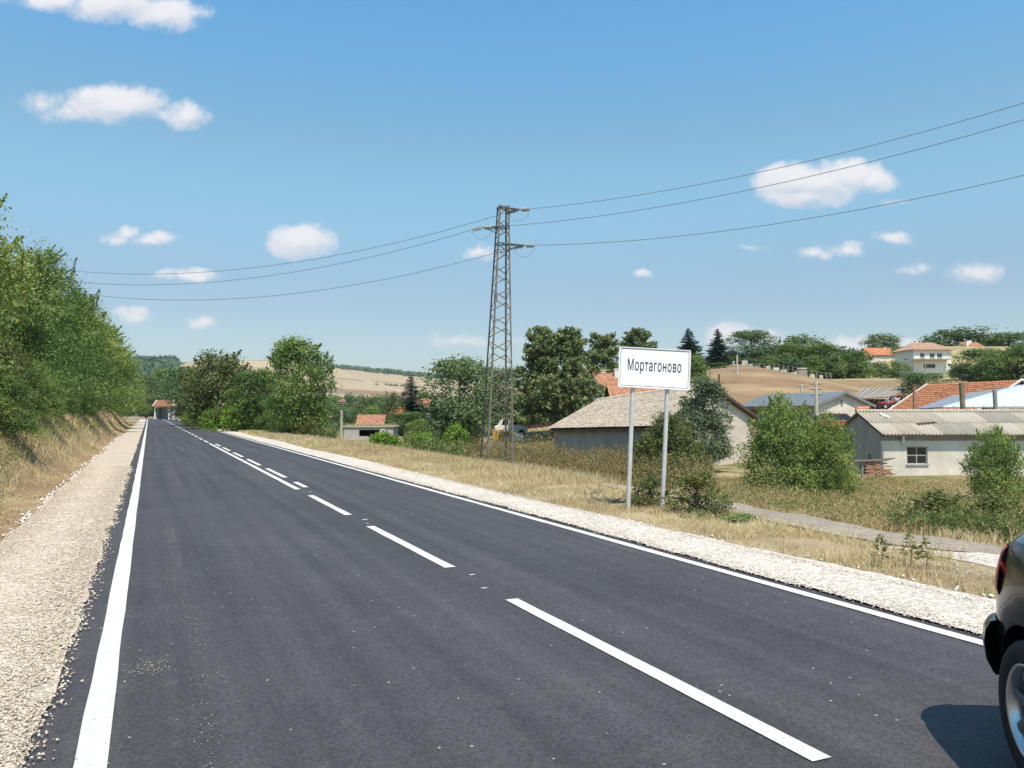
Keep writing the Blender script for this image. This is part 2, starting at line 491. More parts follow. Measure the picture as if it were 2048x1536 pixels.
    vm = N.new('ShaderNodeVectorMath'); vm.operation = 'SCALE'; L.new(at.outputs['Color'], vm.inputs[0]); L.new(mm.outputs[0], vm.inputs[3])
    L.new(vm.outputs[0], b.inputs['Base Color']); b.inputs['Roughness'].default_value = .95; b.inputs['Specular IOR Level'].default_value = .1
    bp = N.new('ShaderNodeBump'); bp.inputs['Strength'].default_value = .6; bp.inputs['Distance'].default_value = .05
    L.new(n.outputs[0], bp.inputs['Height']); L.new(bp.outputs[0], b.inputs['Normal'])
    me = np_mesh('ground', V, [q, tri], m, smooth=True)
    ca = me.attributes.new('earth', 'FLOAT_COLOR', 'POINT')
    ca.data.foreach_set('color', np.hstack([col, np.ones((len(col), 1))]).astype(np.float32).ravel())
    link('ground', me, kind='structure')
ground_sheet()

# ================================================================== road, shoulders and paint
def strip(name, t0f, t1f, svals, z, mat, n=1, **props):
    rows = []
    for s in svals:
        a, b = t0f(s), t1f(s)
        for k in range(n + 1):
            t = a + (b - a) * k / n
            X, Y = xy(t + float(bend(s)), s)
            rows.append((X, Y, z(t, s) if callable(z) else z))
    V = np.array(rows); w = n + 1; m_ = len(svals)
    i = (np.arange(m_ - 1)[:, None] * w + np.arange(n)[None, :]).ravel()
    q = np.stack([i, i + 1, i + 1 + w, i + w], -1)
    me = np_mesh(name, V, q, mat, smooth=True)
    return link(name, me, **props)
TL, TC, TR = -.22, 2.84, 5.27            # left line, centre line, right line

def asphalt_mat():
    m = bpy.data.materials.new('asphalt')
    nt, N, L = nodes_of(m)
    out = N.new('ShaderNodeOutputMaterial'); b = N.new('ShaderNodeBsdfPrincipled'); L.new(b.outputs[0], out.inputs[0])
    tc = N.new('ShaderNodeTexCoord')
    mp = N.new('ShaderNodeMapping'); mp.inputs['Rotation'].default_value = (0, 0, -ALPHA)
    L.new(tc.outputs['Object'], mp.inputs[0])
    base = N.new('ShaderNodeTexNoise'); base.inputs['Scale'].default_value = .55; base.inputs['Detail'].default_value = 5; L.new(mp.outputs[0], base.inputs['Vector'])
    cr = N.new('ShaderNodeValToRGB'); cr.color_ramp.elements[0].position = .3; cr.color_ramp.elements[1].position = .72
    cr.color_ramp.elements[0].color = (.048, .044, .048, 1); cr.color_ramp.elements[1].color = (.063, .058, .061, 1)
    L.new(base.outputs[0], cr.inputs[0])
    # lengthwise roller and tyre streaks
    mps = N.new('ShaderNodeMapping'); mps.inputs['Scale'].default_value = (2.6, .05, 1); L.new(mp.outputs[0], mps.inputs[0])
    st = N.new('ShaderNodeTexNoise'); st.inputs['Scale'].default_value = 1.4; st.inputs['Detail'].default_value = 6; L.new(mps.outputs[0], st.inputs['Vector'])
    mr = N.new('ShaderNodeMapRange'); mr.inputs[1].default_value = .35; mr.inputs[2].default_value = .7; mr.inputs[3].default_value = .80; mr.inputs[4].default_value = 1.28; L.new(st.outputs[0], mr.inputs[0])
    # stone grain
    g = N.new('ShaderNodeTexVoronoi'); g.inputs['Scale'].default_value = 85; L.new(tc.outputs['Object'], g.inputs['Vector'])
    gr = N.new('ShaderNodeSeparateColor'); L.new(g.outputs['Color'], gr.inputs[0])
    gm = N.new('ShaderNodeMapRange'); gm.inputs[1].default_value = 0; gm.inputs[2].default_value = 1; gm.inputs[3].default_value = .66; gm.inputs[4].default_value = 1.36; L.new(gr.outputs[0], gm.inputs[0])
    # pale dusty specks
    sp = N.new('ShaderNodeTexVoronoi'); sp.inputs['Scale'].default_value = 26; L.new(tc.outputs['Object'], sp.inputs['Vector'])
    spc = N.new('ShaderNodeSeparateColor'); L.new(sp.outputs['Color'], spc.inputs[0])
    s1 = N.new('ShaderNodeMath'); s1.operation = 'GREATER_THAN'; s1.inputs[1].default_value = .988; L.new(spc.outputs[0], s1.inputs[0])
    s2 = N.new('ShaderNodeMath'); s2.operation = 'LESS_THAN'; s2.inputs[1].default_value = .2; L.new(sp.outputs['Distance'], s2.inputs[0])
    s3 = N.new('ShaderNodeMath'); s3.operation = 'MULTIPLY'; L.new(s1.outputs[0], s3.inputs[0]); L.new(s2.outputs[0], s3.inputs[1])
    # dusty trail broken by noise
    dn = N.new('ShaderNodeTexNoise'); dn.inputs['Scale'].default_value = 3; dn.inputs['Detail'].default_value = 9; dn.inputs['Roughness'].default_value = .8; L.new(mp.outputs[0], dn.inputs['Vector'])
    dm = N.new('ShaderNodeMapRange'); dm.inputs[1].default_value = .54; dm.inputs[2].default_value = .78; dm.inputs[3].default_value = 0; dm.inputs[4].default_value = .38; L.new(dn.outputs[0], dm.inputs[0])
    mul = N.new('ShaderNodeMath'); mul.operation = 'MULTIPLY'; L.new(mr.outputs[0], mul.inputs[0]); L.new(gm.outputs[0], mul.inputs[1])
    vs_ = N.new('ShaderNodeVectorMath'); vs_.operation = 'SCALE'; L.new(cr.outputs[0], vs_.inputs[0]); L.new(mul.outputs[0], vs_.inputs[3])
    mx = N.new('ShaderNodeMixRGB'); L.new(dm.outputs[0], mx.inputs[0]); L.new(vs_.outputs[0], mx.inputs[1]); mx.inputs[2].default_value = (.16, .15, .145, 1)
    mx2 = N.new('ShaderNodeMixRGB'); L.new(s3.outputs[0], mx2.inputs[0]); L.new(mx.outputs[0], mx2.inputs[1]); mx2.inputs[2].default_value = (.4, .37, .34, 1)
    L.new(mx2.outputs[0], b.inputs['Base Color'])
    b.inputs['Roughness'].default_value = .72; b.inputs['Specular IOR Level'].default_value = .42
    bp = N.new('ShaderNodeBump'); bp.inputs['Strength'].default_value = .5; bp.inputs['Distance'].default_value = .006
    L.new(g.outputs['Distance'], bp.inputs['Height']); L.new(bp.outputs[0], b.inputs['Normal'])
    return m
S_ROAD = np.concatenate([np.arange(-12, 40, .5), np.arange(40, 330, 3.0)])
strip('road', lambda s: TL - .62, lambda s: TR + .62, S_ROAD, 0.0, asphalt_mat(), 6, kind='structure')

paint = material('road_paint', (.64, .62, .59), .6, .14, 26, color2=(.76, .74, .71), bump=.6, bscale=120, detail=9)
def smark(name, t0, t1, s0, s1, z=.007, ds=1.0, wob=.004, rnd=None):
    n = max(2, int((s1 - s0) / ds) + 1); sv = np.linspace(s0, s1, n)
    r_ = np.random.RandomState(int(abs(s0) * 13 + t0 * 7) + 5)
    ja, jb = r_.normal(0, wob, n), r_.normal(0, wob, n)
    f = {float(s): i for i, s in enumerate(sv)}
    return strip(name, lambda s: t0 + ja[f[float(s)]], lambda s: t1 + jb[f[float(s)]], sv, z, paint, 1, kind='structure')
smark('edge_line', TL - .068, TL + .068, -12, 300, ds=.6, wob=.003)
smark('edge_line', TR - .06, TR + .06, -12, 300, ds=.6, wob=.003)
W2 = .058
dash = [(-1.9, 1.25), (2.81, 6.27), (7.8, 11.06), (12.4, 15.6)]
for a, b in dash: smark('centre_dash', TC - W2, TC + W2, a, b, ds=.4, wob=.002)
smark('solid_centre_line', TC - .02 - W2, TC - .02 + W2, 16.9, 43.3, ds=.5, wob=.003)
for a, b in [(17.3, 18.7), (20.1, 23.5), (25.0, 28.4), (29.9, 33.3), (34.8, 38.2), (39.7, 42.6)]:
    smark('centre_dash', TC + .16, TC + .16 + 2 * W2, a, b, ds=.5, wob=.002)
s = 44.8
while s < 200:
    smark('centre_dash', TC - W2, TC + W2, s, s + 3.2, ds=.8, wob=.002); s += 4.9

for (t_, s_, w_, l_) in [(TC + .10, 11.75, .035, .06), (TC + .03, 11.35, .02, .03), (TC + .06, 7.35, .025, .035), (TC - .05, 6.75, .022, .03), (TC + .12, 16.3, .03, .06)]:
    smark('paint_fleck', t_ - w_, t_ + w_, s_, s_ + l_, z=.006, ds=.03, wob=.012)
# gravel shoulders, ragged towards the asphalt and the grass
def gravel_mat(name, c1, c2):
    m = bpy.data.materials.new(name)
    nt, N, L = nodes_of(m)
    out = N.new('ShaderNodeOutputMaterial'); b = N.new('ShaderNodeBsdfPrincipled'); L.new(b.outputs[0], out.inputs[0])
    tc = N.new('ShaderNodeTexCoord')
    v = N.new('ShaderNodeTexVoronoi'); v.inputs['Scale'].default_value = 38; L.new(tc.outputs['Object'], v.inputs['Vector'])
    sc_ = N.new('ShaderNodeSeparateColor'); L.new(v.outputs['Color'], sc_.inputs[0])
    n = N.new('ShaderNodeTexNoise'); n.inputs['Scale'].default_value = 1.3; n.inputs['Detail'].default_value = 6; L.new(tc.outputs['Object'], n.inputs['Vector'])
    mr = N.new('ShaderNodeMapRange'); mr.inputs[3].default_value = .62; mr.inputs[4].default_value = 1.3; L.new(sc_.outputs[0], mr.inputs[0])
    cr = N.new('ShaderNodeValToRGB'); cr.color_ramp.elements[0].position = .3; cr.color_ramp.elements[1].position = .7
    cr.color_ramp.elements[0].color = (*c1, 1); cr.color_ramp.elements[1].color = (*c2, 1); L.new(n.outputs[0], cr.inputs[0])
    vs_ = N.new('ShaderNodeVectorMath'); vs_.operation = 'SCALE'; L.new(cr.outputs[0], vs_.inputs[0]); L.new(mr.outputs[0], vs_.inputs[3])
    L.new(vs_.outputs[0], b.inputs['Base Color']); b.inputs['Roughness'].default_value = .9; b.inputs['Specular IOR Level'].default_value = .2
    bp = N.new('ShaderNodeBump'); bp.inputs['Strength'].default_value = .9; bp.inputs['Distance'].default_value = .02; bp.invert = True
    L.new(v.outputs['Distance'], bp.inputs['Height']); L.new(bp.outputs[0], b.inputs['Normal'])
    return m
gm1 = gravel_mat('beige_gravel', (.50, .415, .325), (.60, .51, .41))
gm2 = gravel_mat('white_gravel', (.56, .49, .42), (.66, .59, .515))
def jag(seed, amp, f=2.2):
    return lambda s: amp * float((fbm(np.array([s * f]), np.array([seed * 3.3]), seed, 5)[0] - .5) * 2)
jl, jr, jlo, jro = jag(2, .07), jag(4, .05), jag(6, .13, 1.3), jag(8, .12, 1.3)
S_G = np.concatenate([np.arange(-6, 30, .06), np.arange(30, 90, .4), np.arange(90, 300, 3.0)])
def gz(t0, side):
    def f(t, s):
        return .012 + .018 * math.sin(max(0, min(1, (t - t0[0]) / (t0[1] - t0[0]))) * math.pi) + .008 * float(vnoise(np.array([t * 9]), np.array([s * 9]), 77)[0])
    return f
strip('gravel_shoulder', lambda s: TL - 1.42 + jlo(s), lambda s: TL - .25 + jl(s), S_G, gz((TL - 1.45, TL - .3), 0), gm1, 6, kind='structure')
strip('gravel_shoulder', lambda s: TR + .17 + jr(s), lambda s: TR + 1.12 + jro(s) + .1 * math.sin(s * .3), S_G, gz((TR + .16, TR + 1.1), 1), gm2, 6, kind='structure')
# the old side track
tm = gravel_mat('old_track_surface', (.27, .225, .185), (.42, .35, .275))
j1, j2 = jag(12, .25, .7), jag(14, .25, .7)
St = np.arange(-9, 22, .25)
def track_c(s): return 9.6 + .10 * max(0, s - 9) ** 1.3 - .02 * min(0, s - 2)
def track_w(s): return 1.3 * min(1, max(.05, (21.8 - s) / 6))
strip('track', lambda s: track_c(s) - track_w(s) + j1(s), lambda s: track_c(s) + track_w(s) + j2(s), St,
      lambda t, s: T1(*xy(t, s)) + .03, tm, 8, kind='structure')
strip('gravel_patch', lambda s: 7.55 + .06 * s + j1(s + 40) * .8, lambda s: 7.65 + .06 * s + (.35 + .4 * math.sin(s * .9) ** 2) * max(.02, min(1, (7.5 - s) / 3)) + j2(s + 9), np.arange(-7, 7.4, .15),
      lambda t, s: T1(*xy(t, s)) + .035 + .04 * (min(abs(t - (7.6 + .06 * s)), .12) / .12 - 1), gm2, 5, kind='structure')

# loose stones: small irregular eight-faced lumps
def lumps(name, pts, size, mat, seed, flat=.6, **props):
    r_ = np.random.RandomState(seed); n = len(pts)
    base = np.array([[1, 0, 0], [-1, 0, 0], [0, 1, 0], [0, -1, 0], [0, 0, 1], [0, 0, -1]], float)
    tri = np.array([[0, 2, 4], [2, 1, 4], [1, 3, 4], [3, 0, 4], [2, 0, 5], [1, 2, 5], [3, 1, 5], [0, 3, 5]])
    V = base[None] * (r_.uniform(.6, 1.25, (n, 6, 1))) + r_.normal(0, .22, (n, 6, 3))
    V[:, :, 2] *= flat
    a = r_.uniform(0, 6.28, n); ca, sa = np.cos(a)[:, None], np.sin(a)[:, None]
    x = V[:, :, 0] * ca - V[:, :, 1] * sa; y = V[:, :, 0] * sa + V[:, :, 1] * ca
    V = np.stack([x, y, V[:, :, 2]], -1) * size[:, None, None] + pts[:, None, :]
    Fc = (tri[None] + (np.arange(n) * 6)[:, None, None]).reshape(-1, 3)
    me = np_mesh(name, V.reshape(-1, 3), Fc, mat, tint=np.repeat(r_.uniform(0, 1, n), 8))
    return link(name, me, kind='stuff', **props)
stone_m = ramp_material('limestone_chips', [(0, (.46, .37, .28)), (.3, (.56, .47, .365)), (.7, (.64, .55, .45)), (1, (.78, .72, .63))], trans=0, rough=.85)
white_m = ramp_material('white_limestone', [(0, (.46, .39, .32)), (.35, (.58, .51, .43)), (1, (.74, .69, .61))], trans=0, rough=.85)
def scatter(n, t0, t1, s0, s1, seed, p=1.6):
    r_ = np.random.RandomState(seed)
    u = r_.uniform(0, 1, n); s = s0 + (s1 - s0) * u ** p
    t = r_.uniform(t0, t1, n)
    return t, s
def place(t, s, dz=0.0):
    x, y = xy(t, s); return np.stack([x, y, T(x, y) + dz], -1)
rs_ = np.random.RandomState(8)
t, s = scatter(46000, TL - 1.38, TL - .26, 2.2, 26, 1, 1.9)
p = place(t, s); p[:, 2] = .030 + rs_.uniform(-.006, .008, len(p))
keep = fbm(s * 1.5, t * 4, 66) > .27
lumps('gravel', p[keep], rs_.uniform(.004, .011, len(p))[keep] * (1 + s[keep] * .03), stone_m, 3)
t, s = scatter(26000, TR + .17, TR + 1.1, -2, 24, 2, 1.5)
p = place(t, s); p[:, 2] = .026 + rs_.uniform(-.008, .004, len(p))
lumps('gravel', p, rs_.uniform(.004, .011, len(p)) * (1 + np.abs(s) * .03), white_m, 4)
t, s = scatter(2600, 0, 1, 2, 26, 15, 1.7); t = TL - .25 + np.array([jl(v) for v in s]) + rs_.normal(0, .035, len(s))
p = place(t, s); p[:, 2] = .018; lumps('gravel', p, rs_.uniform(.004, .013, len(p)) * (1 + s * .02), stone_m, 13)
t, s = scatter(2600, 0, 1, -2, 24, 16, 1.5); t = TR + .17 + np.array([jr(v) for v in s]) + rs_.normal(0, .03, len(s))
p = place(t, s); p[:, 2] = .018; lumps('gravel', p, rs_.uniform(.004, .011, len(p)) * (1 + np.abs(s) * .03), white_m, 14)
# bigger stones raked to the outer edges
t, s = scatter(900, 0, 1, 1.5, 60, 5, 1.5); t = TL - 1.46 + np.array([jlo(v) for v in s]) + rs_.normal(0, .05, len(s))
p = place(t, s, .02); lumps('edge_stones', p, rs_.uniform(.012, .04, len(p)) * (.8 + s * .008), white_m, 5, .75)
t, s = scatter(1200, 0, 1, -3, 70, 6, 1.3); t = TR + 1.12 + np.array([jro(v) + .1 * math.sin(v * .3) for v in s]) + rs_.normal(0, .05, len(s))
p = place(t, s, .02); lumps('edge_stones', p, rs_.uniform(.012, .045, len(p)) * (.8 + np.abs(s) * .01), white_m, 6, .75)
# a few chips thrown on the asphalt and round the track
t, s = scatter(380, TL - .3, TR + .2, 1.5, 30, 7, 1.6)
w = rs_.uniform(0, 1, len(t)); t = np.where(w < .35, TL - .3 + np.abs(rs_.normal(0, .2, len(t))), np.where(w < .7, TR + .2 - np.abs(rs_.normal(0, .35, len(t))), t))
p = np.stack([*xy(t, s), np.full(len(t), .012)], -1); lumps('loose_chips', p, rs_.uniform(.003, .008, len(p)), stone_m, 7, .5)
t, s = scatter(420, 0, 1, 2.8, 13, 21, 1.5); t = .30 + rs_.normal(0, .05, len(s)) + .05 * np.sin(s * 1.3)
p = np.stack([*xy(t, s), np.full(len(t), .008)], -1); lumps('loose_chips', p, rs_.uniform(.0015, .005, len(p)), stone_m, 17, .5)
t, s = scatter(160, 0, 1, 0, 1, 22, 1.0); t = .02 + rs_.normal(0, .07, len(s)); s = 5.55 + rs_.normal(0, .10, len(s))
p = np.stack([*xy(t, s), np.full(len(t), .008)], -1); lumps('loose_chips', p, rs_.uniform(.002, .005, len(p)), stone_m, 18, .5)
t, s = scatter(2600, 7.3, 9.3, -5, 7, 9, 1.0); w = fbm(t * 2, s * 1.1, 81) > .5
p = place(t, s, .03)[w]; lumps('scattered_stones', p, rs_.uniform(.008, .024, len(p)), white_m, 8, .6)
# ================================================================== foliage and trees
LEAF = ramp_material('leaf_green', [(0, (0.059, 0.100, 0.037)), (.3, (0.120, 0.195, 0.059)), (.6, (0.226, 0.296, 0.085)), (.85, (0.425, 0.427, 0.118)), (1, (0.692, 0.522, 0.212))], .3)
LEAF_DARK = ramp_material('leaf_dark_green', [(0, (0.053, 0.087, 0.052)), (.4, (0.106, 0.166, 0.081)), (.75, (0.186, 0.244, 0.102)), (1, (0.359, 0.340, 0.145))], .25)
LEAF_GREY = ramp_material('leaf_grey_green', [(0, (0.067, 0.104, 0.061)), (.5, (0.142, 0.190, 0.114)), (1, (0.285, 0.323, 0.180))], .25)
LEAF_OLIVE = ramp_material('leaf_olive', [(0, (0.067, 0.086, 0.032)), (.4, (0.146, 0.171, 0.059)), (.65, (0.216, 0.226, 0.081)), (.85, (0.313, 0.259, 0.103)), (1, (0.432, 0.275, 0.130))], .28)
LEAF_BRIGHT = ramp_material('leaf_bright', [(0, (0.090, 0.165, 0.030)), (.5, (0.195, 0.315, 0.053)), (1, (0.375, 0.450, 0.105))], .35)
NEEDLE = ramp_material('needle_green', [(0, (0.071, 0.111, 0.052)), (.5, (0.164, 0.209, 0.086)), (.85, (0.314, 0.335, 0.143)), (1, (0.478, 0.437, 0.215))], .12)
SPRUCE = ramp_material('spruce_green', [(0, (.030, .060, .045)), (.6, (.070, .120, .085)), (1, (.125, .185, .125))], .1)
STRAW = ramp_material('straw', [(0, (0.116, 0.140, 0.060)), (.25, (0.217, 0.204, 0.101)), (.5, (0.414, 0.320, 0.194)), (.75, (0.575, 0.445, 0.278)), (1, (0.668, 0.599, 0.404))], .3)
WEED = ramp_material('weed', [(0, (0.076, 0.119, 0.037)), (.35, (0.153, 0.196, 0.068)), (.6, (0.272, 0.264, 0.102)), (.8, (0.374, 0.272, 0.145)), (1, (0.578, 0.425, 0.221))], .28)
WEED_RED = ramp_material('weed_brown', [(0, (.08, .105, .04)), (.35, (.15, .16, .065)), (.6, (.24, .19, .09)), (.8, (.31, .20, .11)), (1, (.40, .28, .17))], .28)
BARK = material('bark', (.14, .115, .09), .9, .3, 9, bump=.6, bscale=25)

def quads(C, Nn, size, aspect, rng, axis=None):
    """one small leaf face per centre; Nn is its rough normal, axis the way it points"""
    n = len(C)
    Nn = Nn / (np.linalg.norm(Nn, axis=1, keepdims=True) + 1e-9)
    if axis is None: axis = rng.normal(0, 1, (n, 3))
    a = axis - Nn * (axis * Nn).sum(1, keepdims=True)
    a = a / (np.linalg.norm(a, axis=1, keepdims=True) + 1e-9)
    b = np.cross(Nn, a)
    sz = (size * np.ones(n))[:, None]
    w = sz * aspect
    bend_ = Nn * sz * .18
    V = np.stack([C - a * sz, C + b * w - bend_, C + a * sz, C - b * w - bend_], 1)
    return V.reshape(-1, 3)
def quad_idx(n): return (np.arange(n * 4)).reshape(-1, 4)

def crown(rng, H, R, base=.12, lobes=26, clusters=14, leaves=30, leaf=.07, rc=.28, top=1.0, shoots=0, squash=1.0, tint_mu=.42, prof=None, aspect=.55):
    """leaf clumps on the lobes of a crown; H height, R radius, crown from base*H to H"""
    C = []; Nn = []; Ti = []
    hb = base * H
    for i in range(lobes):
        h = rng.uniform(0, 1) ** .85
        pr = (prof(h) if prof else math.sin(math.pi * min(1, (.12 + .83 * h)) ** 1.0) ** .6)
        a = rng.uniform(0, 6.283)
        lr = R * rng.uniform(.28, .46) * (.6 + .4 * pr)
        rr = max(0, R * pr - lr * .8) * rng.uniform(.45, 1.0)
        c = np.array([rr * math.cos(a), rr * math.sin(a), hb + (H - hb) * h * (1 - .6 * lr / H) ])
        c[2] = min(c[2], H - lr * .75)
        lt = rng.normal(0, .10)
        for k in range(clusters):
            d = rng.normal(0, 1, 3); d[2] += .25; d[:2] += .5 * np.array([math.cos(a), math.sin(a)]) * pr
            d /= np.linalg.norm(d)
            cc = c + d * lr * rng.uniform(.62, 1.08) * np.array([1, 1, squash])
            if cc[2] < hb * .7: cc[2] = hb * .7 + rng.uniform(0, .2)
            m = rng.poisson(leaves)
            p = cc + rng.normal(0, 1, (m, 3)) * rc * np.array([1, 1, .7]) * rng.uniform(.7, 1.25)
            C.append(p)
            Nn.append(rng.normal(0, .8, (m, 3)) + d * .7 + np.array([0, 0, .55]))
            Ti.append(tint_mu + lt + rng.normal(0, .06) + rng.normal(0, .06, m))
    for i in range(shoots):
        a = rng.uniform(0, 6.283); h = rng.uniform(.45, 1.0)
        pr = (prof(h) if prof else math.sin(math.pi * min(1, .12 + .83 * h)) ** .6)
        st = np.array([R * pr * .85 * math.cos(a), R * pr * .85 * math.sin(a), hb + (H - hb) * h * .95])
        d = np.array([math.cos(a) * .6 + rng.normal(0, .35), math.sin(a) * .6 + rng.normal(0, .35), rng.uniform(.15, 1.3)]); d /= np.linalg.norm(d)
        Ln = rng.uniform(.2, .85) * R * .38
        m = int(60 * Ln / (leaf * 9) * .9) + 8
        q = rng.uniform(0, 1, m)
        p = st + d * (q * Ln)[:, None] + rng.normal(0, 1, (m, 3)) * (leaf * .95 * (1.15 - q))[:, None]
        C.append(p); Nn.append(rng.normal(0, 1, (m, 3)) + [0, 0, .4]); Ti.append(tint_mu + .05 + rng.normal(0, .1, m))
    C = np.vstack(C); Nn = np.vstack(Nn); Ti = np.concatenate(Ti)
    V = quads(C, Nn, rng.uniform(.6, 1.25, len(C)) * leaf, aspect, rng)
    return V, Ti

def trunk_mesh(rng, H, R, base=.12, r0=None, limbs=9, lean=.03, name='trunk', mat=None):
    mb = MB(); r0 = r0 or H * .022 + .03
    pts = [(0, 0, -.3)]; x = y = 0
    for k in range(1, 7):
        x += rng.normal(0, lean) * H * .15; y += rng.normal(0, lean) * H * .15
        pts.append((x, y, H * .78 * k / 6))
    mb.tube(pts, [r0 * (1.25 - .95 * k / 6) for k in range(7)], 8)
    for k in range(limbs):
        h = rng.uniform(max(base * .6, .08), .6); a = rng.uniform(0, 6.28)
        i = min(5, int(h / .78 * 6)); p0 = Vector(pts[i]) * .5 + Vector(pts[i + 1]) * .5
        ln = R * rng.uniform(.35, .6)
        p1 = p0 + Vector((math.cos(a) * ln * .5, math.sin(a) * ln * .5, ln * .45)); p2 = p0 + Vector((math.cos(a) * ln, math.sin(a) * ln, ln * rng.uniform(.7, 1.1)))
        mb.tube([p0, p1, p2], [r0 * .5, r0 * .33, r0 * .12], 6)
    return mb.mesh(name, mat or BARK, smooth=True)

TPL = {}
def template(key, H, R, crown_mesh, tr_mesh): TPL[key] = (H, R, crown_mesh, tr_mesh)
def make_decid(key, seed, H, R, mat, **kw):
    rng = np.random.RandomState(seed)
    V, Ti = crown(rng, H, R, **kw)
    me = np_mesh('crown', V, quad_idx(len(V) // 4), mat, tint=Ti)
    template(key, H, R, me, trunk_mesh(rng, H, R, kw.get('base', .12)))
def make_spruce(key, seed, H, R, layers, per, leaf, mat):
    rng = np.random.RandomState(seed); C = []; A = []; Ti = []
    for i in range(layers):
        h = (i + .5) / layers; z = H * (.06 + .92 * h); rr = R * (1 - h) ** .85 * rng.uniform(.86, 1.1) + .04 * R
        nb = max(5, int(13 * (1 - h) + 5))
        for k in range(nb):
            a = rng.uniform(0, 6.283); L_ = rr * rng.uniform(.75, 1.12)
            m = max(5, int(per * (.3 + L_ / R)))
            q = rng.uniform(.08, 1, m)
            side = rng.normal(0, 1, m) * .16 * L_ * (1.1 - q)
            dz = -.28 * L_ * q + .22 * L_ * q ** 3 - np.abs(rng.normal(0, .05, m)) * L_ - np.abs(side) * .2
            C.append(np.stack([math.cos(a) * L_ * q - math.sin(a) * side, math.sin(a) * L_ * q + math.cos(a) * side, z + dz], -1))
            A.append(np.stack([math.cos(a) + rng.normal(0, .4, m), math.sin(a) + rng.normal(0, .4, m), rng.normal(-.25, .25, m)], -1))
            Ti.append(.45 + .25 * (q - .5) + rng.normal(0, .13, m))
    C = np.vstack(C); A = np.vstack(A); Ti = np.concatenate(Ti)
    V = quads(C, rng.normal(0, .5, (len(C), 3)) + [0, 0, 1], rng.uniform(.7, 1.3, len(C)) * leaf, .34, rng, A)
    me = np_mesh('crown', V, quad_idx(len(C)), mat, tint=Ti)
    template(key, H, R, me, trunk_mesh(rng, H, R * .3, .05, limbs=0, lean=.002))
def make_pine(key, seed, H, R, nb, tufts, per, leaf, mat, mu=.5):
    """upturned limbs ending in dense needle tufts"""
    rng = np.random.RandomState(seed); C = []; A = []; Ti = []
    for i in range(nb):
        h = rng.uniform(.05, 1) ** .9
        a = rng.uniform(0, 6.283)
        L_ = R * (min(1, .75 + h) * (1 - .86 * h) ** .5) * rng.uniform(.5, 1.15)
        z0 = H * (.04 + .88 * h)
        for k in range(tufts):
            q = rng.uniform(.35, 1) ** .8
            sd = rng.normal(0, .16) * L_
            c = np.array([math.cos(a) * L_ * q - math.sin(a) * sd, math.sin(a) * L_ * q + math.cos(a) * sd, z0 + .30 * L_ * q * q * (.4 + h) + rng.normal(0, .16)])
            m = per; up = np.array([math.cos(a) * .45, math.sin(a) * .45, 1.0])
            d = rng.normal(0, .55, (m, 3)) + up; d /= np.linalg.norm(d, axis=1, keepdims=True)
            ln = rng.uniform(.0, 1, m)[:, None] * leaf * 2.6
            C.append(c + d * ln + rng.normal(0, .05, (m, 3))); A.append(d)
            Ti.append(mu + rng.normal(0, .10) + ln[:, 0] / (leaf * 2.6) * .22 - .1 + rng.normal(0, .08, m))
    C = np.vstack(C); A = np.vstack(A); Ti = np.concatenate(Ti)
    V = quads(C, rng.normal(0, 1, (len(C), 3)), rng.uniform(.7, 1.3, len(C)) * leaf, .38, rng, A)
    me = np_mesh('crown', V, quad_idx(len(C)), mat, tint=Ti)
    template(key, H, R, me, trunk_mesh(rng, H, R * .8, .05, limbs=7, lean=.004))

pf_tree = lambda h: math.sin(math.pi * min(1, .10 + .80 * h)) ** .55
pf_bush = lambda h: (1 - h ** 2.2) ** .5 * .98 + .02
pf_drop = lambda h: math.sin(math.pi * min(1, .22 + .7 * h)) ** .6
make_decid('bank_a', 11, 6.4, 3.0, LEAF, base=.03, lobes=46, clusters=16, leaves=52, leaf=.050, rc=.22, shoots=70, tint_mu=.52, prof=lambda h: (1 - h ** 1.8) ** .6)
make_decid('bank_b', 12, 6.2, 2.8, LEAF, base=.03, lobes=42, clusters=16, leaves=48, leaf=.053, rc=.22, shoots=80, tint_mu=.46, prof=lambda h: (1 - h ** 1.6) ** .65)
make_decid('bank_bush', 13, 3.0, 1.6, LEAF_OLIVE, base=.04, lobes=26, clusters=16, leaves=36, leaf=.045, rc=.16, shoots=34, tint_mu=.48, prof=pf_bush)
make_decid('mid_a', 21, 7.0, 3.1, LEAF, base=.04, lobes=42, clusters=13, leaves=30, leaf=.11, rc=.30, shoots=26, tint_mu=.36, prof=pf_tree)
make_decid('mid_b', 22, 7.0, 3.1, LEAF_OLIVE, base=.06, lobes=34, clusters=12, leaves=26, leaf=.12, rc=.34, shoots=30, tint_mu=.34, prof=pf_drop)
make_decid('mid_c', 23, 8.0, 3.0, LEAF_DARK, base=.10, lobes=34, clusters=12, leaves=28, leaf=.125, rc=.34, shoots=12, tint_mu=.5, prof=pf_tree)
make_decid('far_a', 31, 8.0, 4.0, LEAF, base=.04, lobes=26, clusters=9, leaves=14, leaf=.26, rc=.5, tint_mu=.36, prof=pf_drop)
make_decid('far_b', 32, 8.0, 4.0, LEAF_DARK, base=.04, lobes=26, clusters=9, leaves=14, leaf=.26, rc=.5, tint_mu=.5, prof=pf_drop)
make_decid('far_c', 33, 8.0, 4.0, LEAF_OLIVE, base=.04, lobes=26, clusters=9, leaves=14, leaf=.26, rc=.5, tint_mu=.36, prof=pf_drop)
make_decid('shrub_green', 41, 4.2, 2.6, LEAF, base=.01, lobes=44, clusters=16, leaves=36, leaf=.062, rc=.20, shoots=40, tint_mu=.47, prof=pf_bush, aspect=.5)
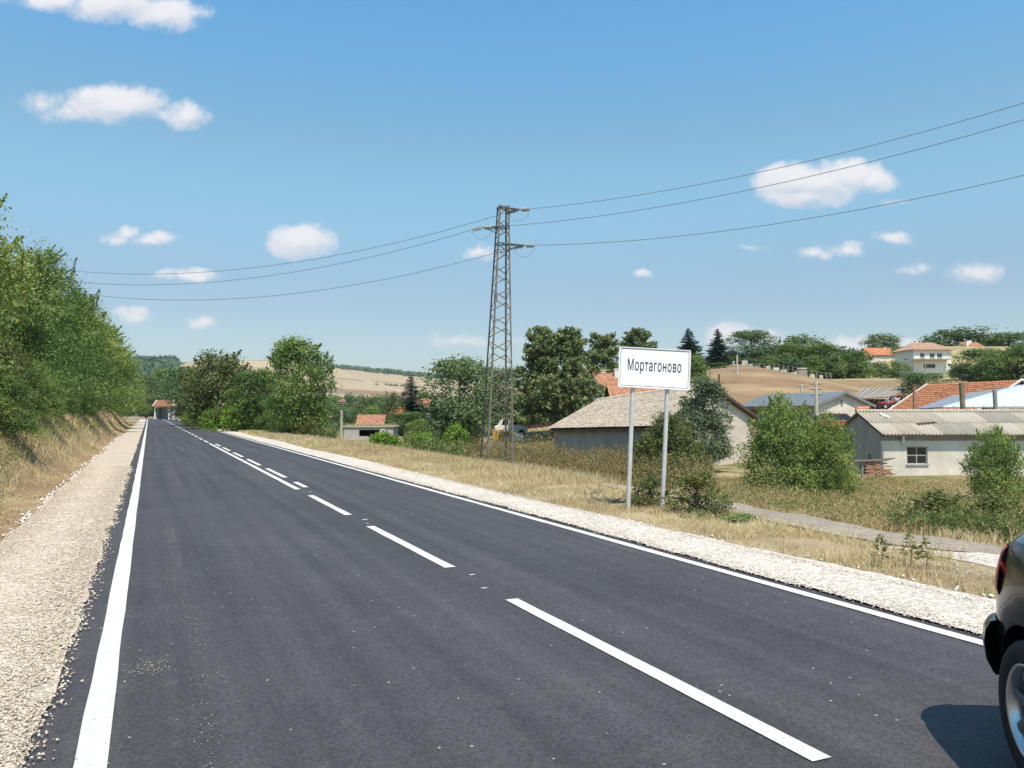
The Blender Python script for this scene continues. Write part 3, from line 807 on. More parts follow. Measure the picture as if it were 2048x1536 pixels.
make_decid('shrub_olive', 42, 3.4, 1.7, LEAF_OLIVE, base=.01, lobes=34, clusters=16, leaves=34, leaf=.055, rc=.17, shoots=30, tint_mu=.40, prof=pf_bush)
make_decid('shrub_grey', 43, 5.0, 1.3, LEAF_GREY, base=.10, lobes=32, clusters=15, leaves=34, leaf=.06, rc=.18, shoots=24, tint_mu=.45, prof=lambda h: .45 + .55 * math.sin(math.pi * min(1, .2 + .72 * h)))
make_decid('shrub_near', 44, 1.5, .75, LEAF_OLIVE, base=.01, lobes=22, clusters=12, leaves=18, leaf=.034, rc=.09, shoots=26, tint_mu=.42, prof=pf_bush)
make_decid('shrub_low', 45, .5, .5, LEAF, base=.0, lobes=12, clusters=10, leaves=14, leaf=.034, rc=.06, shoots=10, tint_mu=.5, prof=pf_bush)
make_decid('vine', 46, 1.6, 1.6, LEAF_BRIGHT, base=.0, lobes=26, clusters=12, leaves=18, leaf=.075, rc=.16, shoots=16, tint_mu=.45, prof=pf_bush, aspect=.8)
make_spruce('spruce', 51, 12, 2.6, 34, 46, .22, SPRUCE)
make_pine('pine', 52, 11, 4.6, 250, 8, 24, .15, NEEDLE)
make_pine('pine_b', 53, 11, 3.8, 170, 8, 22, .16, NEEDLE, .38)

def place_tree(key, name, label, cat, x, y, H, R, rot=0.0, group=None, z=None, parts=('trunk', 'crown'), lean=0.0):
    h0, r0, cm, tm_ = TPL[key]
    t_ = thing(name, label, cat, (x, y, T1(x, y) - .05 if z is None else z), rot, group)
    t_.rotation_euler = (0, lean, rot)
    a = link(parts[0], tm_, t_); b = link(parts[1], cm, t_)
    for o in (a, b): o.scale = (R / r0, R / r0, H / h0)
    return t_
def tree_px(key, name, label, cat, px, top, d, hw, rot=0.0, group=None, **kw):
    """a tree whose middle, height and half width are known from sightings"""
    x = (px - 1024) / F * d
    z0 = T1(x, d) - .05
    H = P(px, top, d)[2] - z0
    return place_tree(key, name, label, cat, float(x), float(d), float(H) * 1.0, float(hw * d / F), rot, group, **kw)

gL = 'trees in a row on the left roadside bank'
TREES = [
 # key, name, label, px, top, depth, halfwidth px, rot
 ('mid_a', 'roadside_tree', 'tall olive tree behind the dry verge, left of the grey pole with a nest', 598, 684, 57, 76, .4, None),
 ('mid_a', 'roadside_tree', 'dark green tree low between the yellow-topped tree and the tall olive tree', 512, 744, 66, 66, 1.4, None),
 ('mid_b', 'roadside_tree', 'broad tree with a yellowish brown top beside the far road', 438, 708, 76, 80, 2.2, None),
 ('mid_c', 'roadside_tree', 'dark tree with bare lower stems beside the thin pole at the far road end', 378, 734, 94, 60, .9, None),
 ('mid_a', 'roadside_tree', 'green tree closing the gap behind the roadside shelter', 335, 742, 235, 44, .2, None),
 ('mid_c', 'roadside_tree', 'dark tree just left behind the roadside shelter', 293, 752, 222, 40, 2.2, None),
 ('mid_b', 'roadside_tree', 'lower tree filling in behind the dark stemmed tree on the far road', 405, 760, 130, 50, .2, None),
 ('mid_c', 'round_tree', 'large dark round tree behind the left side of the pylon', 918, 718, 66, 86, 1.1, None),
 ('mid_c', 'leafy_tree', 'dark tree behind the pylon between the round tree and the big pine', 1000, 736, 82, 62, 2.8, None),
 ('far_c', 'small_tree', 'small yellow-green tree left of the dark spruce in the village', 786, 784, 112, 26, .3, None),
 ('mid_a', 'small_tree', 'light green tree below the orange roofs in the village', 820, 826, 92, 52, 1.3, None),
 ('mid_a', 'small_tree', 'low green tree right behind the concrete ruin', 872, 838, 84, 34, 2.3, None),
 ('far_b', 'small_tree', 'dark green tree at the foot of the nest pole', 655, 800, 128, 38, 2.3, None),
 ('spruce', 'spruce_tree', 'dark pointed spruce standing in the village left of the pylon', 822, 748, 118, 44, 0, None),
 ('pine', 'pine_tree', 'large bushy pine directly right of the pylon', 1110, 654, 74, 118, .5, None),
 ('pine_b', 'pine_tree', 'darker pine between the large pine and the place-name sign', 1207, 666, 92, 58, 1.7, None),
 ('pine_b', 'pine_tree', 'pine whose top shows just above the place-name sign', 1276, 658, 102, 56, 2.9, None),
 ('spruce', 'spruce_tree', 'spruce rising just right of the place-name sign', 1378, 655, 118, 42, 1, None),
 ('spruce', 'spruce_tree', 'slim dark spruce standing free against the sky at the cemetery edge', 1436, 656, 126, 32, 2, None),
 ('far_a', 'leafy_tree', 'light green tree between the sign and the foot of the spruces', 1392, 708, 104, 28, .6, None),
 ('mid_c', 'leafy_tree', 'tallest round tree behind the gravestones, right of the slim spruce', 1503, 662, 140, 62, .8, None),
 ('far_b', 'leafy_tree', 'broad dark tree in the middle of the grove behind the gravestones', 1608, 672, 156, 64, 1.9, None),
 ('mid_a', 'leafy_tree', 'light round tree in the grove left of the middle field pole', 1562, 690, 140, 60, 2.6, None),
 ('mid_a', 'leafy_tree', 'light green tree just left of the hilltop pole', 1650, 692, 138, 62, .3, None),
 ('far_a', 'leafy_tree', 'green tree right of the hilltop pole before the orange roof', 1712, 698, 140, 46, 1.1, None),
 ('far_a', 'leafy_tree', 'small low tree at the left end of the grove behind the gravestones', 1466, 714, 140, 40, 4.1, None),
 ('far_b', 'leafy_tree', 'round dark tree alone on the ridge behind the orange roof', 1768, 668, 190, 42, 1.4, None),
 ('far_a', 'leafy_tree', 'low green tree between the orange roof and the white hill house', 1806, 694, 160, 34, 3.4, None),
 ('far_b', 'leafy_tree', 'broad dark tree on the ridge behind the white hill house', 1928, 656, 190, 76, .4, None),
 ('far_a', 'leafy_tree', 'tree on the ridge right behind the roof with two chimneys', 2022, 664, 186, 64, 1.4, None),
 ('far_b', 'leafy_tree', 'dark tree on the ridge just left of the white hill house roof end', 1876, 684, 190, 44, 2.4, None),
 ('mid_c', 'leafy_tree', 'large dark green tree right of the white hill house', 1965, 698, 108, 64, .7, None),
 ('mid_a', 'leafy_tree', 'light green tree at the right edge above the orange tiled roof', 2036, 692, 102, 74, 2.0, None),
 ('mid_c', 'leafy_tree', 'low dark tree beside the thin red chimney of the orange tiled roof', 1845, 746, 84, 56, 3.0, None),
 ('far_a', 'leafy_tree', 'small tree between the gravestones and the brown hillside shed', 1430, 726, 122, 40, .9, None),
]
for key, nm, lab, px, top, d, hw, rot, grp in TREES:
    tree_px(key, nm, lab, 'tree', px, top, d, hw, rot, grp)

for i, (px, top, d, hw, lab) in enumerate([(1470, 722, 132, 26, 'bush filling the grove left of its tallest tree'), (1500, 716, 133, 30, 'bush at the foot of the tallest grove tree'), (1540, 712, 134, 30, 'bush below the light round grove tree'),
      (1580, 714, 134, 30, 'bush below the broad dark grove tree'), (1622, 712, 134, 30, 'bush between the broad dark grove tree and the hilltop pole'), (1668, 712, 134, 30, 'bush just left of the hilltop pole foot'), (1722, 722, 136, 28, 'bush right of the hilltop pole foot'),
      (1762, 724, 140, 24, 'bush below the low orange-roofed house'), (1798, 722, 140, 24, 'bush left below the white hill house'), (1925, 726, 118, 30, 'bush at the right corner of the white hill house'), (1985, 716, 104, 44, 'bush between the two large trees above the orange tiled roof'),
      (735, 852, 86, 20, 'bush in front of the dull red roof'), (800, 846, 94, 24, 'bush in front of the white-walled village houses'), (770, 850, 90, 16, 'small bush left in front of the white-walled village houses'), (835, 840, 88, 26, 'bush left of the large round tree')]):
    tree_px(['far_a', 'far_b'][i % 2] if px > 1000 else 'mid_a', 'hedge_bush', lab, 'bush', px, top, d, hw, i * 1.1, parts=('stem', 'foliage'))
# trees along the left bank, placed across/along the road
for i, (key, t_, s_, H, R, rot, lab) in enumerate([
  ('bank_a', -6.6, 15.8, 7.6, 3.9, .3, 'tallest tree at the left edge of the picture on the bank'),
  ('bank_b', -6.2, 21.5, 6.4, 3.2, 1.9, 'second tree on the left bank, its twigs reaching over the first gap of sky'),
  ('bank_a', -5.7, 28.0, 7.7, 3.1, 3.4, 'third tree on the left bank with upright twigs at its right side'),
  ('bank_b', -5.4, 36.5, 6.4, 3.0, 4.6, 'fourth tree on the left bank, lighter green on top'),
  ('bank_a', -5.0, 45.5, 8.3, 3.6, 5.5, 'fifth tree on the left bank above the shaded gully'),
  ('bank_b', -5.0, 56.5, 7.2, 3.7, .8, 'sixth tree on the left bank, round and dark below'),
  ('bank_a', -4.9, 69.0, 9.2, 4.5, 2.4, 'seventh tree on the left bank beside the far gravel'),
  ('bank_b', -5.0, 84.0, 9.2, 5.0, 3.9, 'eighth tree on the left bank where the road narrows'),
  ('bank_a', -5.4, 104., 10.2, 5.8, 1.1, 'second last tree on the left before the shelter'),
  ('bank_b', -6.2, 130., 11.0, 6.6, 2.1, 'last tree on the left before the shelter')]):
    X_, Y_ = xy(t_, s_)
    place_tree(key, 'bank_tree', lab, 'tree', X_, Y_, H, R, rot, gL)
X_, Y_ = xy(-4.0, 18.6); place_tree('bank_bush', 'bank_bush', 'yellowish bush with speckled leaves on the left bank', 'bush', X_, Y_, 3.1, 1.35, .2, parts=('stem', 'foliage'))
for (t_, s_, H, R, lab) in [(-4.1, 27, 2.4, 1.5, 'green bush under the third tree of the left bank'), (-3.9, 34, 2.0, 1.3, 'low bush by the shaded gully on the left bank'),
                            (-4.2, 43, 2.2, 1.5, 'bush under the fifth tree of the left bank'), (-4.4, 56, 2.2, 1.7, 'bush under the sixth tree of the left bank'), (-4.8, 70, 2.6, 2.2, 'bush under the seventh tree of the left bank'),
                            (-3.3, 22.5, 1.5, 1.1, 'low bush beside the yellowish bush on the left bank'), (-3.6, 30.5, 1.7, 1.2, 'low bush halfway between the third and fourth tree of the left bank'), (-3.9, 38.5, 1.8, 1.3, 'low bush before the fifth tree of the left bank'), (-4.0, 49, 2.0, 1.5, 'low bush before the sixth tree of the left bank'), (-4.3, 62, 2.4, 1.9, 'low bush before the seventh tree of the left bank')]:
    X_, Y_ = xy(t_, s_); place_tree('bank_bush' if H > 2.3 else 'shrub_green', 'bank_bush', lab, 'bush', X_, Y_, H, R, s_ * .7, parts=('stem', 'foliage'))

BUSHES = [
 ('shrub_green', 'roadside_bush', 'rounded bush between the low dark tree and the bright green bush', 505, 800, 68, 40, .8, 0),
 ('shrub_green', 'roadside_bush', 'shady bush at the foot of the dark stemmed tree', 392, 812, 88, 34, 1.8, 0),
 ('shrub_olive', 'roadside_bush', 'olive bush right of the tall olive tree, above the gravel', 612, 832, 56, 40, 2.8, 0),
 ('vine', 'roadside_bush', 'bright green bush low beside the far right gravel edge', 478, 812, 66, 46, .3, -.0),
 ('vine', 'roadside_bush', 'light green bush under the yellow-topped tree', 425, 822, 74, 30, 1.3, 0),
 ('shrub_green', 'roadside_bush', 'dark green bush below the tall olive tree, towards the nest pole', 645, 838, 66, 34, 2.3, 0),
 ('shrub_green', 'roadside_bush', 'dense green bush left of the tall olive tree trunk', 545, 822, 62, 40, 3.3, 0),
 ('vine', 'vine_bush', 'bright yellow-green creeper left in front of the concrete ruin', 768, 868, 58, 40, 0.1, 0),
 ('vine', 'vine_bush', 'bright yellow-green creeper right in front of the concrete ruin', 845, 872, 56, 46, 1.1, 0),
 ('vine', 'vine_bush', 'pale green creeper left behind the pylon foot', 912, 858, 54, 38, 2.1, 0),
 ('shrub_olive', 'wild_bush', 'olive bush covering the corner of the tan-tiled shed behind the sign posts', 1335, 830, 28, 84, .5, 0),
 ('shrub_grey', 'shed_tree', 'slender grey-green tree growing against the pale gable of the tan-tiled shed', 1408, 762, 44, 58, .2, 0),
 ('shrub_green', 'wild_bush', 'biggest green bush between the two nearest buildings', 1566, 798, 31, 98, .9, 0),
 ('shrub_green', 'wild_bush', 'green bush touching the gable of the corrugated-roof barn', 1648, 832, 31, 76, 2.9, 0),
 ('shrub_green', 'wild_bush', 'green bush in front of the barn wall right of its window', 1990, 860, 27, 74, 1.9, 0),
 ('shrub_near', 'wild_shrub', 'leafy shrub right beside the foot of the right sign post', 1392, 945, 12.6, 74, .3, 0),
 ('shrub_near', 'wild_shrub', 'thin shrub growing between the two sign posts', 1300, 956, 13.6, 48, 2.3, 0),
 ('shrub_low', 'low_shrub', 'low creeping shrub on the verge right of the sign', 1478, 1030, 11.9, 62, 1.0, 0),
 ('shrub_low', 'low_shrub', 'small green plant left before the foot of the sign shrub', 1392, 1030, 12.2, 46, 3.0, 0),
 ('shrub_near', 'green_weed_patch', 'fresh green weed patch at the edge of the old side track', 1870, 985, 15.5, 70, 1.6, 0),
 ('shrub_near', 'green_weed_patch', 'fresh green weed patch behind the rear of the black car', 1985, 990, 15.0, 70, 2.6, 0),
]
for key, nm, lab, px, top, d, hw, rot, lean in BUSHES:
    tree_px(key, nm, lab, 'tree' if 'tree' in nm else 'bush' if 'bush' in nm else 'plant', px, top, d, hw, rot, parts=('stem', 'foliage'))
# sapling sprigs in the dry verge
def sprig(px, py, h, lab):
    g = GT(px, py); rng = np.random.RandomState(int(px))
    t_ = thing('sapling', lab, 'plant', (g[0], g[1], g[2]), 0)
    mb = MB(); mb.tube([(0, 0, -.05), (.02, 0, h * .5), (.0, .01, h)], [.006, .004, .002], 5); mb.obj('stem', BARK, t_)
    n = 60; q = rng.uniform(.3, 1, n); a = rng.uniform(0, 6.28, n)
    C = np.stack([np.cos(a) * .10 * (1.2 - q), np.sin(a) * .10 * (1.2 - q), q * h], -1)
    A = np.stack([np.cos(a), np.sin(a), rng.uniform(-.3, .5, n)], -1)
    V = quads(C, rng.normal(0, .5, (n, 3)) + [0, 0, 1], np.full(n, .032), .4, rng, A)
    link('foliage', np_mesh('foliage', V, quad_idx(n), LEAF_OLIVE, tint=rng.uniform(.3, .95, n)), t_)
sprig(1762, 1136, .34, 'leftmost of the three small saplings in the dry verge')
sprig(1820, 1136, .36, 'middle one of the three small saplings in the dry verge')
sprig(1852, 1142, .32, 'rightmost of the three small saplings in the dry verge')

# ---------------------------------------------------------------- grasses
def blades(name, x, y, h, w, tint, seed, lean=.35, mat=None, z=None, **props):
    rng = np.random.RandomState(seed); n = len(x)
    z = T(x, y) - .01 if z is None else z
    a = rng.uniform(0, 6.283, n); l = np.abs(rng.normal(0, lean, n)) * h; b = rng.uniform(0, 6.283, n)
    base = np.stack([x, y, z], -1); wd = np.stack([np.cos(b), np.sin(b), np.zeros(n)], -1) * (w / 2)[:, None]
    mid = base + np.stack([np.cos(a) * l * .3, np.sin(a) * l * .3, h * .55], -1)
    tip = base + np.stack([np.cos(a) * l, np.sin(a) * l, h * rng.uniform(.75, 1, n)], -1)
    V = np.stack([base - wd, base + wd, mid + wd * .7, mid - wd * .7, tip], 1).reshape(-1, 3)
    i = (np.arange(n) * 5)[:, None]
    me = np_mesh(name, V, [i + np.array([[0, 1, 2, 3]]), i + np.array([[3, 2, 4]])], mat or STRAW, tint=np.concatenate([tint, tint]))
    return link(name, me, kind='stuff', **props)
rng = np.random.RandomState(5)
def grass_band(name, n, t0, t1, s0, s1, hmu, wmu, tmu, seed, p=1.7, dens=None, lean=.35, hfun=None, mat=None, avoid=True, tsd=.13):
    t, s = scatter(n, 0, 1, s0, s1, seed, p)
    a = t0(s) if callable(t0) else t0; b = t1(s) if callable(t1) else t1
    t = a + (b - a) * t
    if avoid:
        tc_ = np.array([track_c(v) for v in s]); tw = np.array([track_w(v) for v in s])
        k = ~((np.abs(t - tc_) < tw * 1.0) & (s < 21.5)) | (rng.uniform(0, 1, n) < .02)
    else: k = np.ones(n, bool)
    if avoid: k &= ~((t > 8.0) & (t < 13.2) & (s < 9.5) & (rng.uniform(0, 1, n) < .8 * ss((9.5 - s) / 3)))
    cl = fbm(t * 1.6, s * 1.6, seed + 3)
    k &= rng.uniform(0, 1, n) < ss((cl - .30) * (dens or 4.5))
    t, s, cl = t[k], s[k], cl[k]
    x, y = xy(t, s); r = np.hypot(x, y)
    far = 1 + r * .035
    h = hmu * (.45 + 1.1 * cl) * rng.uniform(.5, 1.35, len(t)) * (hfun(t, s) if hfun else 1)
    w = wmu * far * rng.uniform(.6, 1.4, len(t))
    ti = tmu + (fbm(t * .8, s * .8, seed + 9) - .5) * .5 + rng.normal(0, tsd, len(t))
    return blades(name, x, y, h, w, ti, seed, lean, mat)
edge = lambda s: TR + 1.2 + .1 * np.sin(s * .3)
grass_band('dry_grass', 120000, edge, 8.4, -4, 60, .10, .0055, .80, 101, 1.4, lean=1.0)
grass_band('dry_grass', 60000, 8.0, 13, -4, 40, .16, .007, .72, 102, 1.2, lean=.9)
grass_band('tall_dry_grass', 70000, 7.2, 16, 16, 75, .24, .010, .72, 103, 1.1, lean=.5, hfun=lambda t, s: .4 + .6 * ss((t - 7) / 2.2))
grass_band('dry_grass', 50000, 6.6, 9.5, 40, 130, .18, .02, .76, 104, 1.1)
grass_band('tall_dry_grass', 60000, 11.0, 22, -2, 30, .42, .010, .62, 109, 1.0, avoid=True, hfun=lambda t, s: .4 + .6 * ss((t - 11) / 3))
grass_band('bank_grass', 130000, lambda s: -1.8 - 0 * s, -6.5, 5, 40, .20, .008, .66, 105, 1.3, lean=.75, dens=7, hfun=lambda t, s: .22 + .78 * ss((-t - 2.3) / 1.3), avoid=False, tsd=.16)
grass_band('bank_grass', 40000, -2.0, -7, 36, 120, .40, .018, .66, 106, 1.2, hfun=lambda t, s: .3 + .7 * ss((-t - 2.2) / 1.2), avoid=False)
# weeds beyond the track: stems with small leaves and brown seed heads
def weeds(name, n, fx, hmu, leaf, tmu, seed, mat=None, per=9):
    rng = np.random.RandomState(seed)
    x, y, hs = fx(rng, n)
    cl = fbm(x * .45, y * .45, seed)
    k = rng.uniform(0, 1, len(x)) < ss((cl - .28) * 5)
    x, y, cl, hs = x[k], y[k], cl[k], hs[k]; n = len(x)
    h = hmu * hs * (.35 + 1.2 * cl) * rng.uniform(.6, 1.3, n)
    q = rng.uniform(.05, 1, (n, per)) ** .8
    sp = (.05 + .10 * hmu) * (1.15 - q * .7)
    C = np.stack([x[:, None] + rng.normal(0, 1, (n, per)) * sp, y[:, None] + rng.normal(0, 1, (n, per)) * sp, (T(x, y))[:, None] + q * h[:, None]], -1).reshape(-1, 3)
    A = rng.normal(0, .5, (n * per, 3)) + [0, 0, .9]
    ti = (tmu + (cl - .5)[:, None] * -.5 + (q - .5) * .16 + rng.normal(0, .09, (n, per)) + rng.normal(0, .1, (n, 1))).ravel()
    sz = leaf * rng.uniform(.6, 1.3, n * per) * (1 + np.repeat(np.hypot(x, y), per) * .014)
    V = quads(C, rng.normal(0, 1, (n * per, 3)), sz, .3, rng, A)
    link(name, np_mesh(name, V, quad_idx(n * per), mat or WEED, tint=ti), kind='stuff')
def reg_right(rng, n):
    px = rng.uniform(1400, 2300, n); u = rng.uniform(0, 1, n)
    y = 13.2 + 27 * u ** 1.25
    x = (px - 1024) / F * y
    t, s = ts(x, y); k = t > (np.array([track_c(v) + track_w(v) for v in s]) + .1)
    k &= ~((x > 18.6) & (y > 38.2))
    hs = (.45 + .55 * ss((t - 11) / 3)) * np.clip((41 - y) / 8, .45, 1)
    return x[k], y[k], hs[k]
def reg_mid(rng, n):
    px = rng.uniform(860, 1420, n); y = 22 + 32 * rng.uniform(0, 1, n) ** 1.1
    x = (px - 1024) / F * y; t, s = ts(x, y); tl = np.interp(px, [1080, 1290], [16.4, 12.2]); k = (t > tl) & ((y > 39.5) | (px > 1100))
    return x[k], y[k], np.where(px[k] < 1110, 1.45, 1.0) * (.35 + .65 * ss((t[k] - tl[k]) / 2.5))
def reg_far(rng, n):
    y = rng.uniform(45, 100, n); px = rng.uniform(440, 930, n); x = (px - 1024) / F * y; t, s = ts(x, y); k = (t > 10) & (t < 34) & ~((px > 670) & (px < 810))
    return x[k], y[k], np.full(k.sum(), 1.)
weeds('weeds', 20000, reg_right, .50, .026, .76, 201)
weeds('weeds', 17000, reg_mid, 1.0, .042, .50, 202, WEED_RED)
def reg_dark(rng, n):
    x, y, hs = reg_right(rng, n); k = ((x / y) > .47) & (y < 20); return x[k], y[k], hs[k]
weeds('dark_weeds', 22000, reg_dark, .60, .03, .26, 207)
weeds('weeds', 9000, reg_far, .9, .08, .36, 203, per=7)
def reg_bank(rng, n):
    s = 6 + 50 * rng.uniform(0, 1, n) ** 1.4; t = rng.uniform(-6.5, -2.6, n); x, y = xy(t, s); return x, y, np.full(n, 1.)
weeds('bank_weeds', 8000, reg_bank, .34, .026, .62, 204)
grass_band('bank_tufts', 20000, -2.3, -6.5, 5, 60, .34, .009, .58, 205, 1.4, lean=.6, dens=9, avoid=False, tsd=.2)

# ---------------------------------------------------------------- far woods and hedges
def blobs(name, x, y, rr, hh, mat, seed, z=None):
    rng = np.random.RandomState(seed); n = len(x)
    z = T(x, y) if z is None else z
    per = 60
    d = rng.normal(0, 1, (n, per, 3)); d[..., 2] = np.abs(d[..., 2]); d /= np.linalg.norm(d, axis=-1, keepdims=True)
    C = np.stack([x, y, z], -1)[:, None] + d * np.stack([rr, rr, hh], -1)[:, None] * rng.uniform(.6, 1.05, (n, per, 1))
    sz = np.repeat(rr, per) * rng.uniform(.12, .26, n * per)
    V = quads(C.reshape(-1, 3), d.reshape(-1, 3) + rng.normal(0, .4, (n * per, 3)) + [0, 0, .3], sz, .75, rng)
    link(name, np_mesh(name, V, quad_idx(n * per), mat, tint=(.32 + rng.normal(0, .1, (n, 1)) + rng.normal(0, .08, (n, per))).ravel()), kind='stuff')
def polar(rng, n, a0, a1, r0, r1):
    a = rng.uniform(a0, a1, n); y = rng.uniform(r0, r1, n); return a * y, y
rng = np.random.RandomState(77)
x, y = polar(rng, 1500, -.25, .12, 1880, 2060); blobs('ridge_wood', x, y, rng.uniform(8, 14, 1500), rng.uniform(9, 15, 1500), LEAF_DARK, 1)
x, y = polar(rng, 1500, -.66, -.425, 950, 1900); blobs('ridge_wood', x, y, rng.uniform(10, 18, 1500), rng.uniform(9, 16, 1500), LEAF_DARK, 2)
x, y = polar(rng, 2200, -.50, -.02, 280, 900); k = (fbm(x * .012, y * .012, 4) > .40) & ((y < 600) | (x / y < -.40)); blobs('village_wood', x[k], y[k], rng.uniform(3, 6, k.sum()), rng.uniform(3.5, 7.5, k.sum()), LEAF_DARK, 3)
x, y = polar(rng, 34, -.16, -.03, 1040, 1060); blobs('field_hedge', x, y * 0 + 1050 + x * .35, rng.uniform(2, 4, 34), rng.uniform(1.5, 3.5, 34), LEAF_DARK, 4)
x, y = polar(rng, 16, -.24, -.05, 1500, 1800); blobs('field_bushes', x, y, np.full(16, 8.), np.full(16, 7.), LEAF_DARK, 5)
# village trees in the middle distance
VT = [(645, 796, 150), (672, 792, 190), (700, 788, 230), (726, 794, 170), (752, 790, 240), (742, 812, 140), (690, 818, 135), (762, 806, 165), (715, 806, 200),
      (560, 792, 150), (500, 786, 180), (866, 800, 130), (850, 782, 190), (470, 780, 240), (640, 812, 118)]
VTL = ['village tree peeping out above and left of the nest pole', 'village tree behind the top of the nest pole', 'farthest village tree right above the nest', 'village tree above the dull red roof',
       'village tree left behind the small yellow-green tree', 'village tree between the dull red roof and the yellow-green tree', 'low village tree just right of the nest pole', 'village tree left beside the short orange roof',
       'village tree straight behind the dull red roof chimney', 'tree seen between the low dark tree and the tall olive tree', 'far tree above the low dark roadside tree', 'tree behind the left flank of the large round tree',
       'far tree between the spruce and the large round tree', 'far tree right behind the yellow-topped tree', 'tree at the foot of the tall olive tree, towards the village']
for i, (px, top, d) in enumerate(VT):
    tree_px(['far_b', 'far_a', 'far_b', 'far_c'][i % 4], 'village_tree', VTL[i], 'tree', px, top, d, 26, i * 1.3, 'small trees crowding the village below the far fields')
# ================================================================== buildings
WALL_W = material('white_plaster', (.64, .575, .49), .9, .2, .9, color2=(.74, .68, .59), bump=.35, bscale=14, detail=10)
WALL_W2 = material('clean_white_plaster', (.74, .71, .65), .9, .06, 2)
WALL_G = material('grey_plaster_and_wall_shade', (.29, .27, .245), .92, .14, 1.2, color2=(.36, .34, .31), bump=.3, bscale=10, detail=7)  # plain grey plaster, also standing in for shade on some walls
WALL_P = material('pale_pink_plaster', (.58, .50, .42), .92, .16, .9, color2=(.68, .60, .51), bump=.3, bscale=12, detail=10)
BRICK = material('red_brick', (.36, .17, .10), .9, .2, 5, color2=(.45, .26, .17))
TILE_O = material('orange_roof_tile', (.54, .20, .09), .85, .15, 2.2, color2=(.64, .29, .16), detail=7)
TILE_R = material('weathered_red_tile', (.40, .17, .10), .88, .2, 2.5, color2=(.52, .28, .18), detail=7)
TILE_TAN = material('weathered_tan_tile', (.57, .465, .355), .92, .17, 1.5, color2=(.69, .58, .46), detail=8, bump=.4, bscale=20)
ETERNIT = material('weathered_asbestos_sheet', (.44, .385, .31), .92, .16, 1.4, color2=(.54, .48, .40), detail=8, streak=(2.2, .5, 1))
METAL_G = material('grey_painted_sheet', (.16, .185, .20), .5, .1, 2, spec=.5, color2=(.20, .225, .235))
METAL_B = material('light_blue_metal_sheet', (.50, .57, .63), .5, .06, 2, spec=.6, color2=(.58, .66, .74))
WOOD_D = material('dark_brown_wood', (.10, .07, .05), .85, .25, 6, streak=(8, 8, .8))
WOOD_G = material('grey_weathered_wood', (.30, .26, .215), .9, .2, 5, color2=(.40, .35, .30), streak=(8, 8, .8))
GLASS_D = material('dark_window_glass', (.022, .024, .028), .12, .1, 3, spec=.6)
FRAME = material('grey_window_frame', (.38, .37, .35), .7, .1, 6)
FRAME_W = material('white_window_frame', (.7, .69, .66), .6, .05, 6)
CONC = material('old_concrete', (.40, .375, .34), .93, .15, 2, color2=(.48, .45, .41), bump=.3, bscale=15)
VOID = material('dark_interior', (.03, .028, .026), .95, .1, 3)

def wall_holes(mb, L, H, th, holes, y0=0.0, x0=0.0, z0=0.0):
    """upright wall along x with rectangular openings (xa, xb, za, zb)"""
    xs = sorted({0.0, L, *[h[0] for h in holes], *[h[1] for h in holes]})
    for a, b in zip(xs[:-1], xs[1:]):
        hs = sorted([h for h in holes if h[0] <= a + 1e-6 and h[1] >= b - 1e-6], key=lambda h: h[2])
        z = 0.0
        for h in hs:
            if h[2] > z: mb.box(x0 + a, x0 + b, y0, y0 + th, z0 + z, z0 + h[2])
            z = h[3]
        if z < H: mb.box(x0 + a, x0 + b, y0, y0 + th, z0 + z, z0 + H)
def window(root, x0, x1, z0, z1, y, th=.25, nx=2, nz=2, fm=None, fw=.05, sill=True, depth=.08):
    """window set back in a wall whose outer face is y (wall runs along x)"""
    fm = fm or FRAME; yy = y + depth
    mb = MB()
    mb.box(x0, x1, yy, yy + .05, z0, z0 + fw); mb.box(x0, x1, yy, yy + .05, z1 - fw, z1)
    mb.box(x0, x0 + fw, yy, yy + .05, z0 + fw, z1 - fw); mb.box(x1 - fw, x1, yy, yy + .05, z0 + fw, z1 - fw)
    for i in range(1, nx):
        xc = x0 + (x1 - x0) * i / nx; mb.box(xc - fw / 2, xc + fw / 2, yy + .002, yy + .046, z0 + fw, z1 - fw)
    for k in range(1, nz):
        zc = z0 + (z1 - z0) * k / nz; mb.box(x0 + fw, x1 - fw, yy + .004, yy + .044, zc - fw / 2, zc + fw / 2)
    w = mb.obj('window', fm, root)
    for i in range(nx):
        for k in range(nz):
            xa = x0 + (x1 - x0) * i / nx; xb = x0 + (x1 - x0) * (i + 1) / nx; za = z0 + (z1 - z0) * k / nz; zb = z0 + (z1 - z0) * (k + 1) / nz
            MB().box(xa + fw * .6, xb - fw * .6, yy + .018, yy + .030, za + fw * .6, zb - fw * .6).obj('pane', GLASS_D, w)
    if sill: MB().box(x0 - .06, x1 + .06, y - .06, y + depth - .002, z0 - .07, z0 - .002).obj('sill', FRAME, w)
    return w

